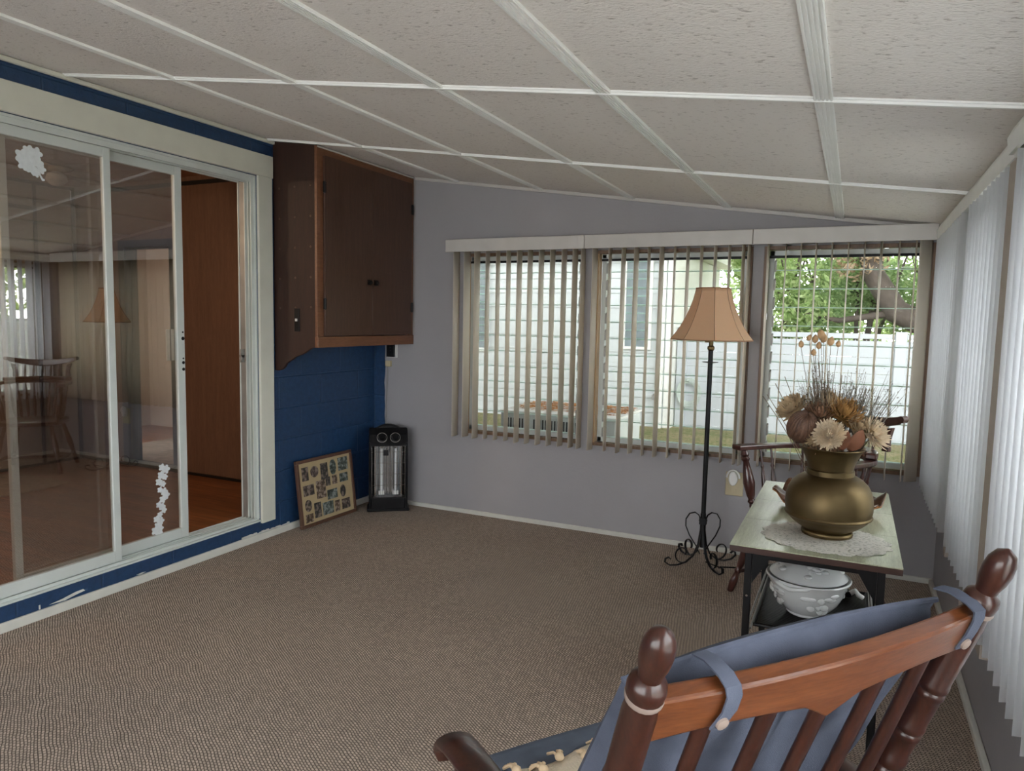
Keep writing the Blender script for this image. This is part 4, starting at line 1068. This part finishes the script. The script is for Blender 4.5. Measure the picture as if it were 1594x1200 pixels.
# seat, arms, base
MB().box(-.27, .27, -.02, .50, .405, .435).build('seat', 'rocker_wood', rc, bevel=.01)
for sx in (-1, 1):
    base_ = down(tl if sx < 0 else tr_, bl_ if sx < 0 else br_, .645)
    p = [base_ + Vector((0, -.02, 0)), base_ + Vector((sx * .02, .06, .002)), Vector((sx * .285, .12, .637)), Vector((sx * .30, .22, .638)), Vector((sx * .305, .29, .634)), Vector((sx * .305, .335, .620)), Vector((sx * .305, .352, .600)), Vector((sx * .305, .347, .580))]
    MB().tube(p, [.022, .024, .028, .032, .034, .036, .034, .026], 14, flat=.42, up=(0, 0, 1)).build('armrest', 'rocker_dark', rc, smooth=.9)
    MB().turned((sx * .265, .37, .43), (sx * .300, .300, .628), [(0, .014), (.2, .018), (.3, .013), (.6, .02), (.85, .013), (1, .014)], 14).build('arm_post', 'rocker_dark', rc, smooth=.7)
    for y0, y1 in ((.02, -.03), (.44, .47)):
        MB().turned((sx * .25, y1, .045), (sx * .235, y0, .41), [(0, .015), (.2, .018), (.3, .013), (.6, .021), (.9, .015), (1, .016)], 14).build('leg', 'rocker_dark', rc, smooth=.7)
    ra = []
    for k_ in range(15):
        y = -.30 + .92 * k_ / 14; ra.append((sx * .25, y, .0165 + .55 * (y - .16) ** 2 * .32))
    MB().tube(ra, .0165, 10).build('rocker', 'rocker_dark', rc, smooth=.9)
MB().turned((-.24, .455, .2), (.24, .455, .2), [(0, .01), (.5, .017), (1, .01)], 12).build('stretcher', 'rocker_dark', rc, smooth=.8)

def pillow(w, d_, t, ex=.35, nu=32, nv=24, puff=1.0):
    def top(sg):
        def fn(u, v):
            a, b = 2 * u - 1, 2 * v - 1
            k_ = max(0, (1 - abs(a) ** 3.2) * (1 - abs(b) ** 3.2)) ** ex
            cx_ = a * w * (1 - .03 * (abs(b) ** 4)); cy_ = b * d_ * (1 - .03 * (abs(a) ** 4))
            return (cx_, cy_, sg * t * k_)
        return fn
    m_ = MB(); m_.grid(top(1), nu, nv); m2 = MB(); m2.grid(top(-1), nu, nv)
    o_ = len(m_.v); m_.v += m2.v; m_.f += [tuple(o_ + i for i in reversed(f)) for f in m2.f]
    return m_
RZ = math.atan2(AX.y, AX.x)
RM = Matrix.Translation(org) @ Matrix.Rotation(RZ, 4, 'Z')
sc_ = thing('seat_cushion', 'slate blue seat cushion on the rocking chair', 'cushion', tuple(RM @ Vector((0, .232, .437))), RZ + .09)
MB_ = pillow(.285, .245, .042); MB_.v = [(x, y, z + .045) for x, y, z in MB_.v]; MB_.build('pad', 'cushion', sc_, smooth=1.2)
# back pad hangs in front of the slats
bk = thing('back_cushion', 'faded blue back cushion tied to the rocking chair by buttoned straps', 'cushion', tuple(org), RZ)
lo = Vector((0, .07, .52)); 
def padfn(sg):
    def fn(u, v):
        a = 2 * u - 1; b = v
        u_ = .012 + u * .976
        topc = rail_pt(u_, -.024 + .026 * (1 - a * a), .020 + .014 * (1 - a * a))
        botc = Vector((a * .275, .045, .515))
        base = botc.lerp(topc, b)
        k_ = max(0, (1 - abs(a) ** 3) * (1 - abs(2 * b - 1) ** 3)) ** .45
        wr = .013 * math.sin(7 * a + 5 * b) * math.sin(7 * b + 2 * a) * k_ + .008 * math.sin(13 * a - 9 * b) * k_
        return tuple(base + nb * sign * (.028 + sg * .042 * k_) + Vector((0, wr if sg < 0 else 0, 0)))
    return fn
m_ = MB(); m_.grid(padfn(1), 34, 30); m2 = MB(); m2.grid(padfn(-1), 34, 30); o_ = len(m_.v); m_.v += m2.v; m_.f += [tuple(o_ + i for i in reversed(f)) for f in m2.f]
m_.build('pad', 'back_pad', bk, smooth=1.2)
mb = MB(); mb.tube([Vector(padfn(0)(i / 40, 1.0)) for i in range(41)], .0045, 6); mb.build('piping', 'back_pad', bk, smooth=1)
for u, lean_ in ((.175, .012), (.945, .0)):
    p = [rail_pt(u, .010, .045), rail_pt(u, .020, .026), rail_pt(u, .0235, .0), rail_pt(u, .0205, -.0145), rail_pt(u + .01, .006, -.0165), rail_pt(u + .012, -.018, -.0165), rail_pt(u - .004, -.042, -.0165)]
    n_ = len(p); vs = []; fs = []
    for i, q in enumerate(p):
        wv = ax_ * .0105
        tq = .0012
        d1 = (p[min(i + 1, n_ - 1)] - p[max(i - 1, 0)]).normalized(); nn_ = d1.cross(ax_).normalized() * tq
        vs += [q - wv - nn_, q + wv - nn_, q + wv + nn_, q - wv + nn_]
    for i in range(n_ - 1):
        for q in range(4): fs.append((4 * i + q, 4 * i + (q + 1) % 4, 4 * i + 4 + (q + 1) % 4, 4 * i + 4 + q))
    fs += [(3, 2, 1, 0), tuple(4 * (n_ - 1) + q for q in range(4))]
    st = MB().add(vs, fs).build('strap', 'back_pad', bk, smooth=.8)
    c_ = rail_pt(u + .001, -.034, -.018)
    MB().turned(c_ , c_ - nb * sign * .005, [(0, .0085), (.6, .008), (1, .002)], 14).build('button', 'worn_ring', st, smooth=.8)
# tasselled throw on the seat
th_ = thing('tasselled_throw', 'cream tasselled cloth lying on the rocking chair seat', 'throw', tuple(RM @ Vector((-.03, .235, .5265))), RZ + .09)
def tfn(u, v): return ((u - .5) * .40, (v - .5) * .22, .006 * math.sin(u * 14) + .004 * math.sin(v * 11 + u * 5) + .004)
MB().grid(tfn, 24, 12).build('cloth', 'throw', th_, smooth=1, solid=.008)
random.seed(13)
for i in range(9):
    x = -.19 + .38 * i / 8; y = .105 if i % 2 else .085
    m_ = MB().ball((x, y, .014), (.010, .010, .008), 8, 6)
    for k_ in range(7):
        a = random.uniform(-.9, .9); m_.tube([(x, y, .014), (x + .012 * math.sin(a), y + .014, .016), (x + .026 * math.sin(a), y + .03 * math.cos(a), .007)], .003, 5)
    m_.build('tassel', 'fringe', th_, smooth=1)

# ------------------------------------------------------------------ outdoors
GZ = -.16
o = struct('ground', MB().box(-14, 20, -14, 24, GZ - .2, GZ), 'ground')
struct('ground_bank', MB().hexa([(-14, 1.9, GZ - .15), (8.5, 1.9, GZ - .15), (8.5, 4.2, GZ - .15), (-14, 4.2, GZ - .15), (-14, 1.9, GZ + .001), (8.5, 1.9, GZ + .001), (8.5, 4.2, .04), (-14, 4.2, .04)]).box(-14, 19, 4.2, 23, GZ - .15, .04), 'ground')
struct('bounce_slab', MB().box(W + .13, 7.6, YB - 5, -.6, GZ + .001, GZ + .03).box(-4, W + .13, YB - 5, YB - .14, GZ + .001, GZ + .03), 'bounce_pale')  # added pale slab, throws skylight up through the windows onto the ceiling
# roof slab of this house, keeps the sky off the walls' tops
struct('roof', MB().box(-4.3, -.0, YB - .3, 1.3, 2.62, 2.75).hexa([(0, YB - .3, 2.62), (W + .32, YB - .3, 2.03), (W + .32, .3, 2.03), (0, .3, 2.62), (0, YB - .3, 2.72), (W + .32, YB - .3, 2.12), (W + .32, .3, 2.12), (0, .3, 2.72)]), 'roof')
# neighbour's house
nh = thing('neighbor_house', 'white clapboard house seen through the left and middle windows', 'house', (-2.4, 4.7, GZ))
ox, oy, oz = -2.4, 4.7, GZ
HX0, HX1 = -7.0, 1.163
def siding(x0, x1, y, z0, z1, p=.192):
    m_ = MB(); z = z0
    while z < z1 - .01:
        zt = min(z + p, z1)
        m_.hexa([(x0, y - .022, z), (x1, y - .022, z), (x1, y + .05, z), (x0, y + .05, z), (x0, y - .004, zt), (x1, y - .004, zt), (x1, y + .05, zt), (x0, y + .05, zt)]); z += p
    return m_
m_ = siding(HX0 - ox, HX1 - ox, 0, 0, 2.45); m_.build('front_wall', 'siding', nh)
MB().box(HX1 - ox - .08, HX1 - ox + .012, -.034, 3.2, 0, 2.45).build('corner_board', 'trim_out', nh)
MB().box(HX0 - ox, HX1 - ox - .08, .05, 3.2, 0, 2.45).build('house_mass', 'siding', nh)
MB().box(HX0 - ox - .3, HX1 - ox + .22, -.45, 3.6, 2.46, 2.60).build('eave', 'trim_out', nh)
MB().prism([(-.5, 2.605), (3.65, 2.605), (1.6, 3.5)], 0, HX0 - ox - .3, HX1 - ox + .25).build('roof', 'roof', nh)
def ext_win(x0, x1, z0, z1, fr=.05):
    f_ = MB().box(x0 - fr, x1 + fr, -.06, -.02, z0 - fr, z0).box(x0 - fr, x1 + fr, -.06, -.02, z1, z1 + fr).box(x0 - fr, x0, -.06, -.02, z0, z1).box(x1, x1 + fr, -.06, -.02, z0, z1).build('window', 'trim_out', nh)
    m_ = MB().box(x0, x1, -.034, -.021, z0, z1); m_.build('pane', 'dark_glass', f_)
    m_ = MB(); z = z0 + .1
    while z < z1: m_.box(x0, x1, -.040, -.035, z - .008, z + .008); z += .11
    m_.build('louver_edges', 'slat_edge', f_)
ext_win(-2.35 - ox, -1.50 - ox, .98 - oz, 2.20 - oz)
ext_win(.55 - ox, .86 - ox, 1.07 - oz, 2.20 - oz, .035)
MB().box(1.00 - ox, 1.07 - ox, -.11, -.036, .02, 2.44).build('downspout', 'trim_out', nh, bevel=.01)
MB().tube([(.96 - ox, -.03, .62), (.96 - ox, -.10, .62), (.96 - ox, -.10, .56)], .012, 8).build('spigot', 'alu_grey', nh)
# white vinyl fences
def fence(a, b, top, label, mt):
    a = Vector(a); b = Vector(b); L = (b - a).length; ang = math.atan2(b.y - a.y, b.x - a.x)
    r = thing('vinyl_fence', label, 'fence', (a.x, a.y, GZ), ang, 'white fences around the yard')
    H = top - GZ; n_ = max(1, round(L / 2.4)); w = L / n_
    for i in range(n_):
        m_ = MB(); z = .04; p = .192
        while z < H - .1:
            zt = min(z + p - .004, H - .06); m_.box(i * w + .06, (i + 1) * w - .06, -.018, .018, z, zt)
            z += p
        for k_ in range(60):
            xx = i * w + .06 + (w - .12) * (k_ + .5) / 60; m_.box(xx - .003, xx + .003, -.0190, .0190, .05, H - .07)
        m_.build('panel', mt, r)
        MB().box(i * w + .06, (i + 1) * w - .06, -.03, .03, H - .06, H).build('top_rail', 'fence', r, bevel=.006)
    for i in range(n_ + 1): MB().box(i * w - .06, i * w + .06, -.06, .06, 0, H + .03).build('post', 'fence', r, bevel=.006)
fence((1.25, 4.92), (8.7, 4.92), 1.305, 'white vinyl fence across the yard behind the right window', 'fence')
fence((8.7, -7.0), (8.7, 4.7), 1.25, 'white vinyl fence along the side yard, mirrored in the door glass', 'fence_side_lit')
# air conditioner outside the left window
ac = thing('air_conditioner', 'grey white air conditioner box outside the left window', 'air conditioner', (1.12, 1.25, GZ))
MB().box(-.50, .50, -.35, .35, 0, .78).build('cabinet', 'ac', ac, bevel=.012)
MB().box(-.51, .51, -.36, .36, .781, .80).build('lid', 'trim_out', ac, bevel=.005)
for x0 in (-.46, -.20, .06):
    m_ = MB()
    for i in range(9): m_.box(x0 + i * .026, x0 + i * .026 + .013, -.353, -.349, .60, .74)
    m_.build('vent', 'slot', ac)
random.seed(2); m_ = MB()
for i in range(700):
    x = random.uniform(-.45, .48); y = random.uniform(-.2, .33); a = random.uniform(0, PI); l = random.uniform(.02, .06); z = .803 + random.uniform(0, .03) * max(0, 1 - abs(y - .1) * 3)
    dx, dy = math.cos(a) * l, math.sin(a) * l
    m_.add([(x - dx, y - dy, z), (x + dx, y + dy, z + random.uniform(-.004, .01)), (x + dx - dy * .12, y + dy + dx * .12, z + .002), (x - dx - dy * .12, y - dy + dx * .12, z + .002)], [(0, 1, 2, 3)])
o = tag(m_.build('fallen_needles', 'litter'), 'orange fallen needles on top of the air conditioner', 'fallen leaves', None, 'stuff'); o.location = (1.12, 1.25, GZ)
hs = MB()
for i in range(5):
    r_ = .10 + .013 * i; hs.tube([(1.36 + r_ * math.cos(t * PI / 12) + .004 * i, 4.83 - .008 * i, .50 + 1.25 * r_ * math.sin(t * PI / 12)) for t in range(25)], .007, 6, caps=False)
hs.tube([(1.36, 4.86, .64), (1.36, 4.78, .66)], .012, 8)
tag(hs.build('garden_hose', 'hose', smooth=1), 'pale garden hose coiled on the fence by the house corner', 'hose')
# shrubs and trees
def leafcloud(seed, blobs, n_, size, mtl, parent, name='foliage'):
    rnd = random.Random(seed); vs = []; fs = []
    tot = sum(b[3] for b in blobs)
    for (cx_, cy_, cz_, R, sq) in [(b[0], b[1], b[2], b[3], b[4]) for b in blobs]:
        for i in range(int(n_ * R / tot)):
            while True:
                p = Vector((rnd.uniform(-1, 1), rnd.uniform(-1, 1), rnd.uniform(-1, 1)))
                if .25 < p.length < 1: break
            p = Vector((cx_ + p.x * R, cy_ + p.y * R, cz_ + p.z * R * sq))
            s_ = size * rnd.uniform(.5, 1.3)
            a = Vector((rnd.uniform(-1, 1), rnd.uniform(-1, 1), rnd.uniform(-1, .6))).normalized(); b = a.cross(Vector((rnd.uniform(-1, 1), rnd.uniform(-1, 1), rnd.uniform(-1, 1)))).normalized()
            k_ = len(vs); vs += [p - a * s_, p + b * s_ * .42, p + a * s_, p - b * s_ * .42]; fs.append((k_, k_ + 1, k_ + 2, k_ + 3))
    me_ = MB(); me_.v = [tuple(v) for v in vs]; me_.f = fs
    return me_.build(name, mtl, parent)
def shrub(label, x, y, h, w, mtl, seed, n_=2600, size=.07, group='shrubs behind the fences'):
    r = thing('shrub', label, 'shrub', (x, y, GZ), 0, group); rnd = random.Random(seed)
    bl = []
    for i in range(9): bl.append((rnd.uniform(-w, w) * .7, rnd.uniform(-.4, .4), h * rnd.uniform(.28, .80), rnd.uniform(.35, .6) * w * .9, .9))
    leafcloud(seed, bl, n_, size, mtl, r)
    m_ = MB()
    for i in range(5): m_.tube([(rnd.uniform(-.1, .1), 0, 0), (rnd.uniform(-.3, .3) * w, 0, h * .4), (rnd.uniform(-.7, .7) * w, 0, h * .75)], [.04, .03, .012], 6)
    m_.build('stems', 'bark', r)
shrub('bright green shrub over the fence behind the lamp shade', 2.35, 6.3, 3.3, .75, 'leaf_a', 1, 5000, .05)
shrub('green shrub over the fence at the left of the right window', 3.25, 6.5, 3.4, .9, 'leaf_b', 2, 6000, .05)
shrub('browning shrub over the fence at the right of the right window', 5.3, 6.6, 3.3, 1.0, 'leaf_c', 3, 5000, .05)
shrub('yellow green shrub farthest right beyond the fence', 6.6, 6.6, 3.2, 1.1, 'leaf_a', 4)
shrub('tall leafy shrub behind the browning one', 4.6, 8.6, 4.2, 1.5, 'leaf_a', 5, 3600)
shrub('tall dark shrub behind the house corner', 2.6, 9.6, 4.3, 1.3, 'leaf_a', 6, 3600)
shrub('bright side-yard shrub mirrored in the front glass', 10.3, 2.4, 2.6, 1.2, 'leaf_a', 7, 2600, .08)
shrub('dark side-yard shrub mirrored at the edge of the glass', 10.4, .2, 2.5, 1.2, 'leaf_b', 8, 2600, .08)
shrub('side-yard shrub nearest the fence corner', 10.2, 4.4, 2.7, 1.2, 'leaf_a', 9, 2600, .08)
hg = thing('hedge', 'tall pale green hedge far behind the white yard fence', 'hedge', (3.6, 11.5, GZ))
leafcloud(51, [(x * 1.5 - 4.5, 0, 1.6 + (x % 2) * 1.5, 1.6, 1.0) for x in range(8)] + [(x * 1.5 - 4, .6, 3.6, 1.5, .9) for x in range(7)], 11000, .10, 'leaf_b', hg)
MB().tube([(-3, .2, 0), (-2.9, .2, 2.0)], .08, 6).tube([(0, .2, 0), (.1, .2, 2.0)], .08, 6).tube([(3, .2, 0), (2.9, .2, 2.0)], .08, 6).build('stems', 'bark', hg)
st_ = thing('tree', 'dense bushy tree added beyond the side fence to block side sky, mirrored in the door glass', 'tree', (10.8, 2.6, GZ))  # added tree, keeps side sky off the far fence
leafcloud(41, [(0, 0, 3.6, 1.7, 1.0), (.4, 1.4, 3.0, 1.5, 1.0), (.2, -1.2, 2.7, 1.3, 1.0), (-.6, .3, 4.8, 1.4, .8), (0, 2.6, 3.4, 1.3, 1)], 7000, .12, 'leaf_a', st_, 'crown')
MB().tube([(0, 0, 0), (.05, .05, 1.4), (0, 0, 3.0)], [.16, .13, .07], 10).tube([(0, 0, 1.2), (.3, .9, 2.4)], [.09, .04], 8).build('trunk', 'bark', st_, smooth=1)
tr = thing('tree', 'old tree with bent grey trunk behind the fence at the right window', 'tree', (4.05, 5.9, GZ))
m_ = MB()
m_.tube([(.75, 0, 0), (.55, 0, .9), (.15, .0, 1.50), (-.35, 0, 1.75), (-.62, 0, 2.2), (-.85, .1, 3.0), (-.9, .1, 4.0)], [.20, .18, .16, .15, .13, .10, .06], 10)
m_.tube([(.2, 0, 1.45), (.7, 0, 1.62), (1.05, 0, 2.0), (1.25, .1, 2.9), (1.3, .1, 3.8)], [.13, .12, .11, .09, .05], 10)
m_.tube([(-.1, 0, 1.6), (.15, .05, 2.2), (.1, .1, 3.0), (.3, .1, 4.0)], [.10, .08, .07, .05], 8)
m_.tube([(-.4, 0, 1.72), (-1.0, 0, 1.62), (-1.6, .05, 1.75)], [.05, .035, .015], 8)
m_.tube([(.7, 0, 1.62), (1.3, 0, 1.55), (1.9, .05, 1.8)], [.07, .05, .02], 8)
m_.build('trunk', 'bark', tr, smooth=1)
leafcloud(31, [(-.9, .2, 3.6, .9, .7), (.2, .2, 3.8, .9, .7), (1.3, .2, 3.4, .9, .7), (-1.4, .1, 2.3, .5, .7), (.6, .2, 2.5, .5, .6)], 2400, .06, 'leaf_a', tr)
leafcloud(32, [(1.0, -.1, 2.1, .55, .8), (1.5, 0, 1.7, .45, .8), (.35, -.15, 1.95, .3, .7), (-.8, -.1, 2.4, .35, .8)], 1300, .055, 'leaf_c', tr, 'dry_foliage')

shade_tree_ = thing('tree', 'unseen added tree whose crown shades the whole yard', 'tree', (-1.0, 8.6, GZ))  # added out of view to cut the skylight on siding and fence
leafcloud(77, [(-3.5, -2.9, 6.0, 3.2, .28), (-.5, -3.4, 6.2, 3.4, .28), (2.6, -3.2, 6.0, 3.3, .28), (5.6, -2.8, 6.1, 3.2, .28), (-6, -2, 6, 3, .3), (1, -.5, 6.6, 4, .3), (5, .5, 6.4, 3.5, .3), (8.5, -1.5, 6.2, 3.2, .28), (9.5, -3.5, 5.8, 2.6, .28), (-2.5, -6.5, 6.6, 3.3, .25), (1.2, -6.6, 6.8, 3.4, .25), (3.2, -6.2, 6.5, 2.6, .25), (-2, -9.5, 6.8, 3.2, .25), (1.5, -9.8, 7.0, 3.2, .25), (3.2, -9, 6.7, 2.4, .25), (7.8, -6.8, 5.4, 2.5, .25), (6.0, -4.6, 5.5, 2.4, .25), (-4.5, -9, 6, 3.0, .25), (-6.5, -6, 5.5, 3.2, .3)], 27000, .30, 'leaf_dark', shade_tree_, 'crown')
MB().tube([(0, .4, 0), (.05, .3, 2.0), (.1, 0, 4.2), (.6, -1.2, 5.8)], [.38, .30, .26, .14], 12).tube([(.05, .2, 2.8), (2.0, -.8, 4.6), (4.6, -1.8, 5.9)], [.2, .16, .06], 8).tube([(.05, .2, 3.0), (-2.0, -.8, 4.8), (-4.4, -1.8, 5.9)], [.2, .15, .06], 8).build('trunk', 'bark', shade_tree_, smooth=1)

# ------------------------------------------------------------------ light
wd = bpy.data.worlds.new('sky'); SC.world = wd; wd.use_nodes = True
nt = wd.node_tree; bg = nt.nodes['Background']
bg.inputs['Color'].default_value = (.97, .97, 1.0, 1); bg.inputs['Strength'].default_value = 8.5
def light(name, typ, loc, energy, col, rot=None, **kw):
    l = bpy.data.lights.new(name, typ); l.energy = energy; l.color = col
    for k_, v in kw.items(): setattr(l, k_, v)
    o = bpy.data.objects.new(name, l); C.objects.link(o); o.location = loc
    if rot: o.rotation_euler = rot
    return o
light('dining_wall_lamp', 'POINT', (-.50, -.62, 1.55), 1.2, (1, .48, .16), shadow_soft_size=.05)
light('dining_fill', 'POINT', (-1.6, -3.4, 2.1), 45, (1, .72, .46), shadow_soft_size=.15)  # added fill for the inner room, set apart from the brass fixture
light('hall_fill', 'POINT', (-2.0, .4, 2.1), 16, (1, .92, .84), shadow_soft_size=.2)  # added fill lamp for the hall

# ------------------------------------------------------------------ camera
yaw, pitch, roll = .443015, -.0920345, .0200853
fw_ = Vector((-math.sin(yaw) * math.cos(pitch), math.cos(yaw) * math.cos(pitch), math.sin(pitch)))
rt_ = Vector((math.cos(yaw), math.sin(yaw), 0)); up_ = rt_.cross(fw_)
rt2 = rt_ * math.cos(roll) + up_ * math.sin(roll); up2 = up_ * math.cos(roll) - rt_ * math.sin(roll)
cam = bpy.data.cameras.new('camera'); co = bpy.data.objects.new('camera', cam); C.objects.link(co)
cam.sensor_fit = 'HORIZONTAL'; cam.sensor_width = 36; cam.lens = 1115.963 / 1594 * 36; cam.clip_start = .02
mw = Matrix((rt2, up2, -fw_)).transposed().to_4x4(); mw.translation = Vector((3.24515, -4.42006, 1.39)); co.matrix_world = mw
SC.camera = co
SC.view_settings.view_transform = 'Standard'; SC.view_settings.look = 'None'; SC.view_settings.gamma = 1; SC.view_settings.use_curve_mapping = False
SC.view_settings.exposure = 0.0
SC.cycles.max_bounces = 14; SC.cycles.diffuse_bounces = 7; SC.cycles.transparent_max_bounces = 24; SC.cycles.transmission_bounces = 8
SC.cycles.use_denoising = True
SC.cycles.sample_clamp_indirect = 6
